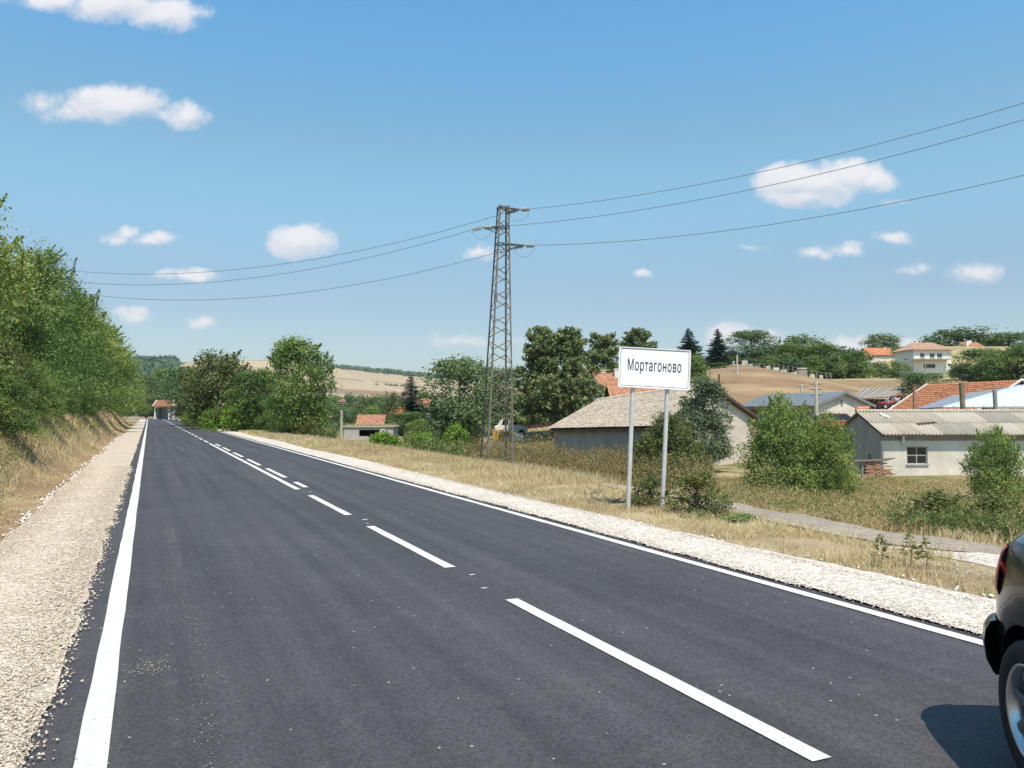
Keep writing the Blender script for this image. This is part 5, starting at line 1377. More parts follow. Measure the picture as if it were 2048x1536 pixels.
# ---- white van, tank and yellow barrels behind the pylon
p = P(1021, 868, 80); zv = T1(p[0], 80)
van = thing('white_van', 'white van parked among weeds behind the pylon foot', 'van', (p[0], 80, zv), .12)
prv = [(-1.6, .35), (-1.62, .9), (-1.25, 1.05), (-.95, 1.72), (-.7, 1.8), (1.5, 1.8), (1.62, 1.7), (1.62, .35)]
n = len(prv); vs = [(a, -.8, b) for a, b in prv] + [(a, .8, b) for a, b in prv]
MB().add(vs, [tuple(range(n)), tuple(range(n, 2 * n))[::-1]] + [(i, (i + 1) % n, (i + 1) % n + n, i + n) for i in range(n)]).obj('body', WALL_W2, van, bevel=.04)
MB().hexa([(-.98, -.83, 1.1), (-.3, -.83, 1.1), (-.3, -.80, 1.1), (-.98, -.80, 1.1), (-.8, -.83, 1.62), (-.3, -.83, 1.62), (-.3, -.80, 1.62), (-.8, -.80, 1.62)]).obj('side_window', GLASS_D, van)
MB().box(.0, .65, -.83, -.802, 1.1, 1.6).obj('side_window', GLASS_D, van); MB().box(.8, 1.4, -.83, -.802, 1.1, 1.6).obj('side_window', GLASS_D, van)
for x_ in (-1.0, 1.0):
    for s_ in (-1, 1): MB().lathe([(.01, -.1), (.3, -.1), (.32, 0), (.3, .1), (.01, .1)], 16, (x_, s_ * .76, .3), 'y').obj('wheel', RUBBER, van)
YEL = material('yellow_plastic', (.62, .36, .06), .5, .1, 5, spec=.4)
for k, (px, lab) in enumerate(((988, 'left yellow barrel beside the white van'), (996, 'middle yellow barrel beside the white van'), (1004, 'right yellow barrel beside the white van'))):
    q = P(px, 858, 76); z0 = T1(q[0], 76)
    o = MB().lathe([(.01, 0), (.15, 0), (.155, .1), (.145, .3), (.155, .5), (.15, .62), (.01, .63)], 14).obj('yellow_barrel', YEL, None, label=lab, category='barrel', group='yellow barrels behind the pylon'); o.location = (q[0], 76, z0); o.scale = (1.25, 1.25, 1.6)
q = P(1035, 874, 74); o = MB().box(-.5, .5, -.3, .3, 0, .7).box(-.53, .53, -.33, .33, .701, .76).obj('white_crate', WALL_W2, None, bevel=.01, label='white chest standing in the weeds right of the yellow barrels', category='chest'); o.location = (q[0], 74, T1(q[0], 74))

# ---- concrete ruin and village roofs
p = P(688, 878, 75)
ru = thing('concrete_ruin', 'low roofless concrete ruin with a wide dark opening', 'ruin', (p[0], 75, p[2] - .1), .0)
mb = MB(); wall_holes(mb, 4.6, 1.15, .25, [(1.4, 3.3, .35, .95)]); mb.obj('front_wall', CONC, ru)
MB().box(0, .25, .25, 3.2, 0, 1.1).obj('side_wall', CONC, ru); MB().box(4.35, 4.6, .25, 3.2, 0, 1.2).obj('side_wall', CONC, ru); MB().box(.25, 4.35, 3.0, 3.2, 0, 1.0).obj('rear_wall', VOID, ru)
MB().box(-.1, 4.75, -.12, 3.3, 1.21, 1.3).obj('roof_slab', CONC, ru); MB().box(3.4, 3.9, -.05, -.001, 0, 1.15).obj('pillar', CONC, ru)
t_ = np.random.RandomState(3); n = 900
blades('ruin_grass', p[0] + t_.uniform(-.1, 4.7, n), 75 + t_.uniform(-.1, 3.2, n), t_.uniform(.08, .35, n), np.full(n, .03), t_.uniform(.2, .8, n), 5, z=np.full(n, p[2] - .1 + 1.29))
for (px, py, d, L_, W_, E_, R_, m_, lab, rot, ch) in [
    (716, 847, 98, 2.9, 3.6, 1.1, 2.1, TILE_R, 'small house with a dull red pyramid-like roof behind the concrete ruin', .05, [(1.6, 1.8, 2.9, .3, WALL_W2)]),
    (772, 834, 112, 2.0, 3, 1.7, 2.4, TILE_O, 'house with a short orange roof beneath the yellow-green tree', -.1, []),
    (806, 830, 118, 3.2, 3.4, 1.8, 2.5, TILE_O, 'white-walled house with an orange roof beneath the spruce', .15, [(1.5, 1.7, 3.2, .3, WALL_W2)]),
    (828, 828, 120, 2.2, 3, 2.2, 3.4, TILE_R, 'house with a dark red roof touching the round tree', 0, []),
    (640, 836, 125, 1.5, 3, 1.3, 1.9, TILE_O, 'tiny orange roof glimpsed left of the nest pole', .2, [])]:
    q = P(px, py, d); gable_house('village_house', lab, 'house', (q[0], d, q[2] - 1.25), rot, L_, W_, E_, R_, WALL_W2, m_, (16, 9), seed=int(px))

# ---- houses on the hill
p = P(1828, 744, 142); zz = p[2]
hh = thing('hill_house', 'two-storey white house with a hipped faded roof on the hill', 'house', (p[0], 142, zz - .2), .08)
mb = MB(); wall_holes(mb, 7.0, 4.15, .25, [(1.2, 2.0, 2.75, 3.6), (3.0, 3.9, 2.75, 3.6), (4.4, 5.3, 2.75, 3.6), (1.8, 4.0, .95, 1.65)]); mb.box(0, .25, .25, 6, 0, 4.15); mb.box(6.75, 7.0, .25, 6, 0, 4.15); mb.box(.25, 6.75, 5.75, 6, 0, 4.15); mb.obj('walls', WALL_W2, hh)
for a in [(1.2, 2.0, 2.75, 3.6), (3.0, 3.9, 2.75, 3.6), (4.4, 5.3, 2.75, 3.6)]: window(hh, *a, 0, nx=2, nz=1, fm=FRAME_W)
window(hh, 1.8, 4.0, .95, 1.65, 0, nx=3, nz=1)
hz, rz_ = 4.2, 5.7; a_, b_, c_, d_ = (-.5, -.5, hz), (7.5, -.5, hz), (7.5, 6.5, hz), (-.5, 6.5, hz); e_, f_ = (1.6, 3, rz_), (5.4, 3, rz_)
MB().add([a_, b_, c_, d_, e_, f_, (-.5, -.5, hz - .1), (7.5, -.5, hz - .1), (7.5, 6.5, hz - .1), (-.5, 6.5, hz - .1)], [(0, 1, 5, 4), (1, 2, 5), (2, 3, 4, 5), (3, 0, 4), (0, 6, 7, 1), (1, 7, 8, 2), (2, 8, 9, 3), (3, 9, 6, 0), (6, 9, 8, 7)]).obj('roof', material('faded_red_tile', (.42, .26, .18), .9, .2, 3, color2=(.52, .36, .26)), hh)
tile_field('roof_tiles', [a_, b_, f_, e_], 26, 10, MATS['faded_red_tile'], hh, 6)
MB().box(-1.8, 6.2, -1.2, .0, 2.35, 2.5).obj('balcony', WOOD_G, hh)
for x_ in (-1.6, 1.4): MB().box(x_, x_ + .12, -1.15, -1.03, 0, 2.35).obj('post', WOOD_G, hh)
for (px, py, d, L_, W_, E_, R_, m_, lab, rot, ch) in [
    (1742, 724, 158, 5.2, 5, 1.6, 3.0, TILE_O, 'low house with a bright orange roof left of the white hill house', .1, [(4.4, 2.6, 3.3, .5, WALL_W)]),
    (1722, 724, 150, 2.0, 4, 1.2, 2.2, TILE_O, 'small orange roof partly behind the hill grove', -.1, []),
    (1938, 706, 175, 4.6, 5, 1.3, 2.6, TILE_R, 'house roof with two pale chimneys near the ridge trees', .25, [(.6, 1.2, 2.9, .6, WALL_W2), (2.4, 2.4, 3.1, .7, WALL_W2)])]:
    q = P(px, py, d); dz = max(0, q[2] - .2 - T1(q[0], d) + .3); gable_house('hill_cottage', lab, 'house', (q[0], d, q[2] - .2 - dz), rot, L_, W_, E_ + dz, R_ + dz, WALL_W, m_, (18, 9), chim=[(a, b, c + dz, w_, m2) for a, b, c, w_, m2 in ch], seed=int(px))

# ---- roadside shelter at the far end of the road
q = P(300, 845, 176); SX, SY = q[0], 176.0
bs = thing('bus_shelter', 'small roadside shelter with a red tiled roof and white pillars', 'shelter', (SX + .9, SY, 0), -.12)
BW_, BD_ = 3.6, 2.4
mb = MB(); mb.box(0, BW_, BD_ - .2, BD_, 0, 2.7); mb.obj('rear_wall', WALL_G, bs)
MB().box(BW_ - .2, BW_, .25, BD_ - .2, 0, 2.7).obj('side_wall', WALL_G, bs); MB().box(0, .2, 1.2, BD_ - .2, 0, 2.7).obj('side_wall', WALL_G, bs)
for x_ in (.0, BW_ - .32): MB().box(x_, x_ + .26, 0, .24, 0, 2.6).obj('pillar', WALL_W2, bs)
MB().box(0, BW_, -.01, .26, 2.6, 2.85).obj('lintel', WALL_W2, bs)
q1 = [(-.15, -.5, 2.80), (BW_ + .5, -.5, 2.80), (BW_ - .6, 1.2, 4.1), (-.15, 1.2, 4.1)]; q2 = [(BW_ + .5, BD_ + .4, 2.8), (-.15, BD_ + .4, 2.8), (-.15, 1.2, 4.1), (BW_ - .6, 1.2, 4.1)]
for q_ in (q1, q2): MB().slab([tuple(Vector(v) + Vector((0, 0, .07))) for v in q_], .08).obj('roof_slope', TILE_R, bs)
MB().tri_prism((BW_ + .5, -.5, 2.85), (BW_ + .5, BD_ + .4, 2.85), (BW_ - .6, 1.2, 4.15), (-.06, 0, 0)).obj('roof_hip', TILE_R, bs)
tile_field('roof_tiles', q1, 18, 9, TILE_R, bs, 8, lift=.09)
mb = MB(); mb.tri_prism((-.15, -.6, 2.75), (-.15, BD_ + .5, 2.75), (-.15, 1.2, 4.25), (-.15, 0, 0)); mb.obj('gable_panel', WALL_W2, bs)
MB().lathe([(.001, -.02), (.22, -.02), (.22, .02), (.001, .02)], 16, (-.31, 1.2, 3.35), 'y').obj('round_vent', VOID, bs)
bs.children[-1].rotation_euler = (0, 0, 0)

# ---- poles
POLE = material('pale_concrete_pole', (.46, .42, .33), .9, .1, 3, color2=(.55, .51, .42))
def pole(px, top, base, d, r, label, mat=POLE, arms=0, z0=None):
    p = P(px, top, d); z0 = min(T1(p[0], d), P(px, base, d)[2]) if z0 is None else z0
    o = thing('utility_pole', label, 'pole', (p[0], d, z0))
    H = p[2] - z0
    MB().tube([(0, 0, -.4), (0, 0, H)], [r * 1.15, r * .8], 10).obj('shaft', mat, o)
    for k in range(arms):
        a = MB().beam((-.45, 0, H - .25 - k * .45), (.45, 0, H - .25 - k * .45), .07).obj('cross_arm', WOOD_D, o)
        for x_ in (-.38, -.14, .14, .38): MB().lathe([(.01, 0), (.045, .01), (.03, .07), (.045, .09), (.01, .13)], 8, (x_, 0, H - .21 - k * .45)).obj('insulator', WALL_W2, a)
    return o
pole(347, 796, 832, 170, .22, 'pale concrete pole right of the roadside shelter')
pole(1474, 710, 768, 112, .14, 'pale pole on the field in front of the tallest grove tree')
pole(1700, 693, 750, 138, .16, 'pale pole at the upper edge of the brown field')
pole(1603, 768, 800, 84, .13, 'short pole behind the ridge of the grey-roofed workshop', arms=1)
pole(1632, 762, 864, 66, .15, 'tall pole with insulators at the corner of the grey-roofed workshop', arms=3)
pole(1438, 748, 780, 75, .10, 'thin dark pole behind the ridge of the tan-tiled shed', WOOD_D)
np_ = pole(683, 806, 874, 62, .085, 'pole topped with a round twig nest beside the concrete ruin')
Hn = P(683, 806, 62)[2] - np_.location.z
MB().box(-.46, .46, -.3, .3, Hn - .05, Hn).obj('platform', WOOD_G, np_)
mb = MB(); rng = np.random.RandomState(3)
mb.lathe([(.01, Hn), (.27, Hn + .002), (.35, Hn + .10), (.30, Hn + .24), (.14, Hn + .28), (.01, Hn + .25)], 16)
for k in range(120):
    a = rng.uniform(0, 6.28); r_ = rng.uniform(.22, .35); z = Hn + rng.uniform(.03, .25); mb.beam((r_ * math.cos(a), r_ * math.sin(a), z), (r_ * math.cos(a + .9) * 1.1, r_ * math.sin(a + .9) * 1.1, z + rng.uniform(-.04, .06)), .014)
mb.obj('twig_nest', material('nest_twigs', (.36, .26, .21), .95, .3, 9), np_)

# ---- gravestones and the field fence
GR_ = material('pale_gravestone', (.55, .53, .49), .9, .1, 3); rng = np.random.RandomState(12)
def grave_mesh(k):
    w, h = .35 + .1 * k, .8 + .18 * k; n = 8
    pts = [(-w, 0), (w, 0), (w, h * .75)] + [(w * math.cos(a), h * .75 + h * .25 * math.sin(a)) for a in np.linspace(.3, math.pi - .3, n)] + [(-w, h * .75)]
    m_ = len(pts); vs = [(a, -.07, b) for a, b in pts] + [(a, .07, b) for a, b in pts]
    return MB().add(vs, [tuple(range(m_)), tuple(range(m_, 2 * m_))[::-1]] + [(i, (i + 1) % m_, (i + 1) % m_ + m_, i + m_) for i in range(m_)]).mesh('gravestone', GR_)
gms = [grave_mesh(k) for k in range(4)]
NUM = ['first', 'second', 'third', 'fourth', 'fifth', 'sixth', 'seventh', 'eighth', 'ninth']
ORD = ['third', 'second', 'first'] + NUM + NUM[:3]
GWH = ['to the left of the pale field pole'] * 3 + ['to the right of the pale field pole'] * 9 + ['to the right of the brown hut'] * 3
for i, px in enumerate([1446, 1456, 1466, 1490, 1502, 1514, 1537, 1553, 1566, 1572, 1586, 1592, 1611, 1625, 1643]):
    d = 129 + rng.uniform(-3, 3); x = (px - 1024) / F * d
    o = link('gravestone', gms[i % 4], None, label='%s gravestone %s' % (ORD[i], GWH[i]), category='gravestone', group='gravestones below the hill grove')
    o.location = (x, d, T1(x, d) + .0); o.rotation_euler = (rng.normal(0, .04), rng.normal(0, .05), rng.normal(0, .4)); o.scale = (rng.uniform(.5, .9), 1.0, rng.uniform(.35, .65))
x = (1604 - 1024) / F * 122.
o = MB().box(-.6, .6, -.4, .4, 0, 1.0).tri_prism((-.7, -.5, 1.001), (-.7, .5, 1.001), (-.7, 0, 1.2), (1.4, 0, 0)).obj('brown_hut', WOOD_G, None, label='small brown hut standing among the gravestones', category='hut'); o.location = (x, 122, T1(x, 122))
fn = thing('field_fence', 'wire fence on thin posts across the upper brown field', 'fence', (0, 0, 0))
pm = MB().box(-.035, .035, -.035, .035, -.3, 1.0).mesh('post', WOOD_G); prev = None
for k in range(26):
    px = 1425 + k * 9.5; d = 112 + k * .35; x = (px - 1024) / F * d; z = T1(x, d)
    o = link('post', pm, fn); o.location = (x, d, z)
    if prev:
        MB().beam((prev[0], prev[1], prev[2] + 1.0), (x, d, z + 1.0), .018).beam((prev[0], prev[1], prev[2] + .55), (x, d, z + .55), .018).obj('wire', GREYM, fn)
    prev = (x, d, z)
# ---- tumbled brick wall beside the barn
rb = thing('rubble_wall', 'tumbled wall of orange bricks and boards left of the barn window', 'wall', (P(1745, 930, 39)[0], 39.5, 1.6 - 126 * 39.5 / F), 0)
rng = np.random.RandomState(6); bm_ = MB().box(-.12, .12, -.06, .06, -.035, .035).mesh('brick', BRICK)
for r_ in range(9):
    for k in range(int(5 + rng.uniform(0, 2) - r_ * .35)):
        o = link('brick', bm_, rb); o.location = (-.05 + k * .25 + (r_ % 2) * .12 + rng.normal(0, .01), rng.normal(0, .02), .04 + r_ * .078); o.rotation_euler = (rng.normal(0, .03), rng.normal(0, .03), rng.normal(0, .06))
for k in range(5):
    MB().beam((-1.3 + k * .25, -.1 + k * .05, .66 + k * .02), (.9 + k * .1, -.05, .72 + .03 * k), .16, .03).obj('board', WOOD_G if k % 2 else WOOD_D, rb)
for x_ in (-1.1, -.3): MB().beam((x_, 0, -.2), (x_ + .05, 0, .7), .07).obj('post', WOOD_G, rb)
# ================================================================== lattice pylon and its wires
STEEL = material('galvanised_steel', (.125, .112, .09), .7, .22, 3, spec=.3, color2=(.21, .19, .15))
STEEL_D = material('dark_galvanised_steel', (.09, .085, .08), .6, .2, 3, spec=.4)
PORC = material('grey_glass_insulator', (.30, .36, .36), .2, .1, 5, spec=.7)
PD = 38.5
pc = P(993, 925, PD); pz = T1(pc[0], PD)
PH = P(1006, 412, PD)[2] - pz
py_ = thing('lattice_pylon', 'tall steel lattice pylon carrying three wires beside the road', 'pylon', (pc[0], PD, pz), rad(16.6))
a0, a1 = .675, .235
lean = (13 * PD / F)
cr_, sr_ = math.cos(rad(16.6)), math.sin(rad(16.6))
def pyl(u, v, f):
    """corner (u, v) in -1..1 at height fraction f, in the pylon's own frame"""
    h = a0 + (a1 - a0) * f
    lx = lean * f
    return Vector((u * h + lx * cr_, v * h - lx * sr_, PH * f))
for u, v in ((-1, -1), (1, -1), (1, 1), (-1, 1)):
    mb = MB(); w = .075
    # angle section: two plates
    for k in range(2):
        a, b = pyl(u, v, -.03), pyl(u, v, 1)
        off = Vector((-u * w / 2, 0, 0)) if k == 0 else Vector((0, -v * w / 2, 0))
        if k == 0: mb.beam(a + off, b + off * .7, w, .014, up=(0, 1, 0))
        else: mb.beam(a + off, b + off * .7, .014, w, up=(0, 1, 0))
    mb.obj('leg', STEEL, py_)
NP = 20
faces = [((-1, -1), (1, -1)), ((1, -1), (1, 1)), ((1, 1), (-1, 1)), ((-1, 1), (-1, -1))]
fr = [0.0]
for k in range(NP): fr.append(fr[-1] + (1.15 - .35 * k / NP))
fr = [f / fr[-1] for f in fr]
for fi, (c1, c2) in enumerate(faces):
    for k in range(NP):
        f0, f1 = fr[k] + .006, fr[k + 1] - .006
        a, b = (c1, c2) if (k + fi) % 2 == 0 else (c2, c1)
        if k == 0: f0 = .03
        MB().beam(pyl(*a, f0), pyl(*b, f1), .045, .012, up=(c1[0] + c2[0], c1[1] + c2[1], 0)).obj('brace', STEEL, py_)
    for f in (.24, fr[16], fr[18], .995):
        MB().beam(pyl(*c1, f), pyl(*c2, f), .05, .02).obj('strut', STEEL, py_)
def wloc(px, py, d):                       # world -> pylon frame
    p = P(px, py, d); dx, dy = p[0] - pc[0], p[1] - PD
    return Vector((dx * cr_ + dy * sr_, -dx * sr_ + dy * cr_, p[2] - pz))
def world_of(v): return np.array([pc[0] + v.x * cr_ - v.y * sr_, PD + v.x * sr_ + v.y * cr_, pz + v.z])
ARMS = [((1040, 419), (994, 416), 1), ((966, 455), (1018, 453), -1), ((1050, 491), (989, 488), 1)]
tips = []
for (tp, rt, sg) in ARMS:
    tip = wloc(*tp, PD - .25 * sg); f = (wloc(*rt, PD).z) / PH
    tips.append(tip)
    a = MB()
    a.beam(pyl(-sg, -1, f), tip, .07, .05).beam(pyl(-sg, 1, f), tip, .07, .05)
    a.beam(pyl(sg, -1, f - .02), tip, .04, .03).beam(pyl(sg, 1, f - .02), tip, .04, .03)
    arm = a.obj('cross_arm', STEEL_D, py_)
dR = np.array([.817, -.577]); dL = np.array([-.927, .375])
def iso(tip, d2):
    """string of insulator discs from the arm tip along the wire"""
    dx, dy = d2; l = Vector((dx * cr_ + dy * sr_, -dx * sr_ + dy * cr_, -.10)).normalized()
    mb = MB(); n_ = 4
    mb.tube([tip, tip + l * .52], [.018, .018], 6)
    for k in range(n_):
        c = tip + l * (.12 + .11 * k); mb.tube([c, c + l * .02, c + l * .07], [.11, .115, .04], 12)
    mb.obj('insulator_string', PORC, py_, smooth=False)
    return tip + l * .54
WR = [[(1440, 363), (1625.6, 318.6), (1781, 280), (2048, 207)], [(1440, 392), (1725, 327), (1903, 280), (2048, 240)], [(1440, 463), (1725, 418), (2048, 350.5)]]
WL = [[(137, 540), (296, 550), (456, 540), (700, 504)], [(146, 564), (342, 567), (547, 554), (700, 520)], [(214, 593), (365, 600), (547, 592.5), (700, 570)]]
WIREM = material('wire_aluminium', (.13, .135, .14), .6, .05, 3, spec=.3)
pos = ['uppermost', 'middle', 'lowest']
for i, tip in enumerate(tips):
    eR, eL = iso(tip, dR), iso(tip, dL)
    lp = []
    for k in range(11):
        a = math.pi * k / 10; m_ = (eR + eL) / 2; h_ = (eR - eL) / 2
        lp.append(m_ + h_ * math.cos(a) * (1 + .1 * math.sin(a)) + Vector((0, 0, -.52 * math.sin(a))))
    MB().tube(lp, .008, 6).obj('jumper_loop', WIREM, py_)
    for e, d2, obs, side, L_ in ((eR, dR, WR[i], 'right', 32), (eL, dL, WL[i], 'left', 46)):
        w0 = world_of(e); S = [0.0]; Z = [w0[2]]; Wt = [6.0]
        for (px, py) in obs:
            r = ray(px, py)
            M = np.array([[r[0], -d2[0]], [r[1], -d2[1]]]); k_, s_ = np.linalg.solve(M, w0[:2])
            S.append(s_); Z.append(1.6 + k_ * r[2]); Wt.append(1.0)
        c = np.polyfit(S, Z, 2, w=Wt)
        c[0] = max(c[0], .0003)
        sv = np.linspace(0, L_, 60)
        z = np.polyval(c, sv); z += (w0[2] - z[0]) * np.exp(-sv / 3)
        pts = [(w0[0] + d2[0] * s_, w0[1] + d2[1] * s_, zz) for s_, zz in zip(sv, z)]
        pass
        MB().tube(pts, .0125, 5).obj('power_line_wire', WIREM, None, label='%s of the three wires leaving the pylon towards the %s' % (pos[i], side), category='wire', group='wires strung from the pylon')
# small plate on the pylon
q = wloc(991, 598, PD); MB().box(-.08, .08, -.02, .02, -.15, .15).obj('plate', material('rusty_plate', (.30, .17, .12), .8), py_).location = q + Vector((0, -.06, 0))

# ================================================================== place-name sign
SD = 13.1
b_ = P(1292, 1019, SD)
sg = thing('place_name_sign', 'white rectangular place-name sign on two thin grey posts', 'sign', (b_[0], SD, T1(b_[0], SD)), 0)
sg.rotation_euler = (0, rad(2.7), rad(5))
SIGNW = material('sign_white', (.83, .83, .84), .45, .015, 3, spec=.4)
SIGNK = material('sign_black', (.03, .03, .045), .5, .02, 3)
POSTM = material('grey_post', (.50, .50, .49), .5, .08, 4, spec=.4, color2=(.56, .56, .55))
for x_ in (-.285, .285):
    p_ = MB().tube([(x_, .05, -.4), (x_ * 1.02, .05, 2.6)], .036, 14).obj('post', POSTM, sg, smooth=False)
    for z_ in (2.12, 2.48): MB().box(x_ * 1.02 - .055, x_ * 1.02 + .055, .004, .014, z_ - .02, z_ + .02).obj('clamp', POSTM, p_)
def rrect(w, h, r, n=6):
    pts = []
    for cx, cy, a0_ in ((w - r, h - r, 0), (-w + r, h - r, 90), (-w + r, -h + r, 180), (w - r, -h + r, 270)):
        for k in range(n + 1): a = rad(a0_ + 90 * k / n); pts.append((cx + r * math.cos(a), cy + r * math.sin(a)))
    return pts
PW, PHh, zc = .598, .328, 2.315
pts = rrect(PW, PHh, .03); n = len(pts)
vs = [(a, -.012, zc + b) for a, b in pts] + [(a, .003, zc + b) for a, b in pts]
MB().add(vs, [tuple(range(n)), tuple(range(n, 2 * n))[::-1]] + [(i, (i + 1) % n, (i + 1) % n + n, i + n) for i in range(n)]).obj('panel', SIGNW, sg)
i_, o_ = rrect(PW - .031, PHh - .031, .022), rrect(PW - .025, PHh - .025, .026)
vs = [(a, -.0145, zc + b) for a, b in i_] + [(a, -.0145, zc + b) for a, b in o_]
MB().add(vs, [(i, (i + 1) % n, (i + 1) % n + n, i + n) for i in range(n)]).obj('border_line', SIGNK, sg)
i_, o_ = rrect(PW - .010, PHh - .010, .028), rrect(PW + .002, PHh + .002, .032)
vs = [(a, -.020, zc + b) for a, b in i_] + [(a, -.020, zc + b) for a, b in o_] + [(a, -.0125, zc + b) for a, b in i_] + [(a, .004, zc + b) for a, b in o_]
MB().add(vs, [(i, (i + 1) % n, (i + 1) % n + n, i + n) for i in range(n)] + [(i, (i + 1) % n, (i + 1) % n + 2 * n, i + 2 * n) for i in range(n)] + [(i + n, (i + 1) % n + n, (i + 1) % n + 3 * n, i + 3 * n) for i in range(n)]).obj('panel_rim', SIGNW, sg)
def text_mesh(body, off_=.006):
    c = bpy.data.curves.new('t', 'FONT'); c.body = body; c.size = 1; c.resolution_u = 6; c.offset = off_
    c.space_character = 1.12
    o = bpy.data.objects.new('t', c); COL.objects.link(o)
    bpy.context.view_layer.update()
    dg = bpy.context.evaluated_depsgraph_get(); ev = o.evaluated_get(dg)
    me = bpy.data.meshes.new_from_object(ev, depsgraph=dg)
    bpy.data.objects.remove(o); bpy.data.curves.remove(c)
    return me
m1 = text_mesh('М'); capz = max(v.co.y for v in m1.vertices)
me = text_mesh('Мортагоново'); me.name = 'lettering'
xs = [v.co.x for v in me.vertices]; xa, xb = min(xs), max(xs)
xh = max(v.co.x for v in text_mesh('Мортагон').vertices)
bm = bmesh.new(); bm.from_mesh(me)
bmesh.ops.delete(bm, geom=[v for v in bm.verts if xh - .46 < v.co.x < xh + .005], context='VERTS')
for (xa_, xb_, ya_, yb_) in ((xh - .445, xh - .345, 0, .545), (xh - .1, xh, 0, .545), (xh - .345, xh - .1, .234, .323)):
    bm.faces.new([bm.verts.new(c) for c in ((xa_, ya_, 0), (xb_, ya_, 0), (xb_, yb_, 0), (xa_, yb_, 0))])
bm.to_mesh(me); bm.free()
for v in me.vertices:
    v.co = ((v.co.x - (xa + xb) / 2) * (.895 / (xb - xa)), -.0155, zc - .045 + v.co.y * (.187 / capz))
me.materials.clear(); me.materials.append(SIGNK)
link('lettering', me, sg)
for ch in sg.children:
    if ch.name.split('.')[0] in ('panel', 'border_line', 'panel_rim', 'lettering'): ch.location.x += .045

def twigs(px, py, label):
    g = GT(px, py); t_ = MB(); rng = np.random.RandomState(int(px))
    for k in range(26):
        a = rng.uniform(0, 6.28); l = rng.uniform(.10, .32); e = rng.uniform(.05, .9); o_ = rng.normal(0, .12, 2)
        p1 = Vector((o_[0], o_[1], .01)); p2 = p1 + Vector((math.cos(a) * l * .5, math.sin(a) * l * .3, l * e * .4)); p3 = p1 + Vector((math.cos(a) * l, math.sin(a) * l * .6, l * e * .9))
        t_.tube([p1, p2, p3], [.006, .004, .002], 4)
    o = t_.obj('dead_twigs', BARK, None, label=label, category='twigs'); o.location = tuple(g)
twigs(1222, 1006, 'heap of dead twigs left of the left sign post')
twigs(1190, 992, 'smaller spray of dead twigs farther left in the dry verge')

# ================================================================== black car at the right edge
PAINT = material('black_car_paint', (.006, .007, .009), .22, .05, 2, spec=.25, coat=.25)
PLAST = material('black_bumper_plastic', (.012, .013, .014), .28, .1, 4, spec=.55, coat=.4)
CGLASS = material('tinted_car_glass', (.010, .014, .022), .05, .05, 2, spec=.8, coat=.6)
REDL = material('red_lamp_lens', (.88, .11, .08), .5, .08, 3, spec=.35, color2=(.92, .20, .14))
SILV = material('silver_alloy', (.62, .61, .59), .28, .04, 3, spec=.6, metal=.85)
CR_, CX, CY = rad(-99.5), 3.02, 3.33
car = thing('black_car', 'black hatchback cut off by the right edge of the picture, rear wheel towards us', 'car', (CX, CY, .004), CR_)
WB = 2.42
#        z     rear   front  halfw  p
SL = [(.20, -.58, 3.02, .74, 5.5), (.30, -.64, 3.10, .80, 5.5), (.45, -.665, 3.14, .825, 5.5), (.58, -.670, 3.14, .832, 5.5), (.70, -.665, 3.08, .832, 5.5),
      (.80, -.650, 2.90, .825, 5.2), (.88, -.630, 2.62, .812, 5.0), (.93, -.610, 2.30, .800, 5.0), (.97, -.580, 2.05, .785, 5.0), (1.05, -.49, 1.90, .735, 4.6),
      (1.15, -.38, 1.72, .685, 4.2), (1.27, -.24, 1.48, .63, 4.0), (1.35, -.13, 1.30, .59, 3.8), (1.39, .00, 1.15, .54, 3.8), (1.415, .25, .95, .48, 3.6), (1.42, .45, .8, .25, 3)]
SLa = np.array(SL)
def slice_at(z): return [np.interp(z, SLa[:, 0], SLa[:, k]) for k in range(1, 5)]
def ring(z, n=168, grow=0.0):
    xr, xf, hw, p = slice_at(z); xc, a = (xr + xf) / 2, (xf - xr) / 2
    t = np.linspace(0, 2 * math.pi, n, endpoint=False)
    c, s = np.cos(t), np.sin(t)
    # longer bodies need squarer plan corners; keep the corner radius about constant
    px_ = np.sign(c) * np.abs(c) ** (2 / (p * 1.5)); py2 = np.sign(s) * np.abs(s) ** (2 / p)
    return np.stack([xc + (a + grow) * px_, (hw + grow) * py2, np.full(n, z)], -1)
def loft(zs, name, mat, sel=None, grow=0.0, cap=True, parent=None, smooth=True, thick=None, growf=None):
    n = 168; R = [ring(z, n, grow if growf is None else growf(z)) for z in zs]
    V = np.vstack(R); fs = []
    for i in range(len(zs) - 1):
        for k in range(n):
            a, b = i * n + k, i * n + (k + 1) % n
            if sel is not None and not (sel(V[a]) and sel(V[b]) and sel(V[a + n]) and sel(V[b + n])): continue
            fs.append((a, b, b + n, a + n))
    if cap: fs += [tuple(range(n))[::-1], tuple(range((len(zs) - 1) * n, len(zs) * n))]
    me = bpy.data.meshes.new(name); me.from_pydata([tuple(map(float, v)) for v in V], [], fs)
    bm = bmesh.new(); bm.from_mesh(me)
    loose = [v for v in bm.verts if not v.link_faces]; bmesh.ops.delete(bm, geom=loose, context='VERTS')
    bmesh.ops.recalc_face_normals(bm, faces=bm.faces)
    if thick: bmesh.ops.solidify(bm, geom=bm.faces[:], thickness=thick)
    bm.to_mesh(me); bm.free()
    if smooth: me.polygons.foreach_set('use_smooth', [True] * len(me.polygons))
    me.materials.append(mat)
    return link(name, me, parent)
body = loft(np.concatenate([np.linspace(.20, .97, 24), np.linspace(1.0, 1.42, 14)]), 'body', PAINT, parent=car)
cut = MB()
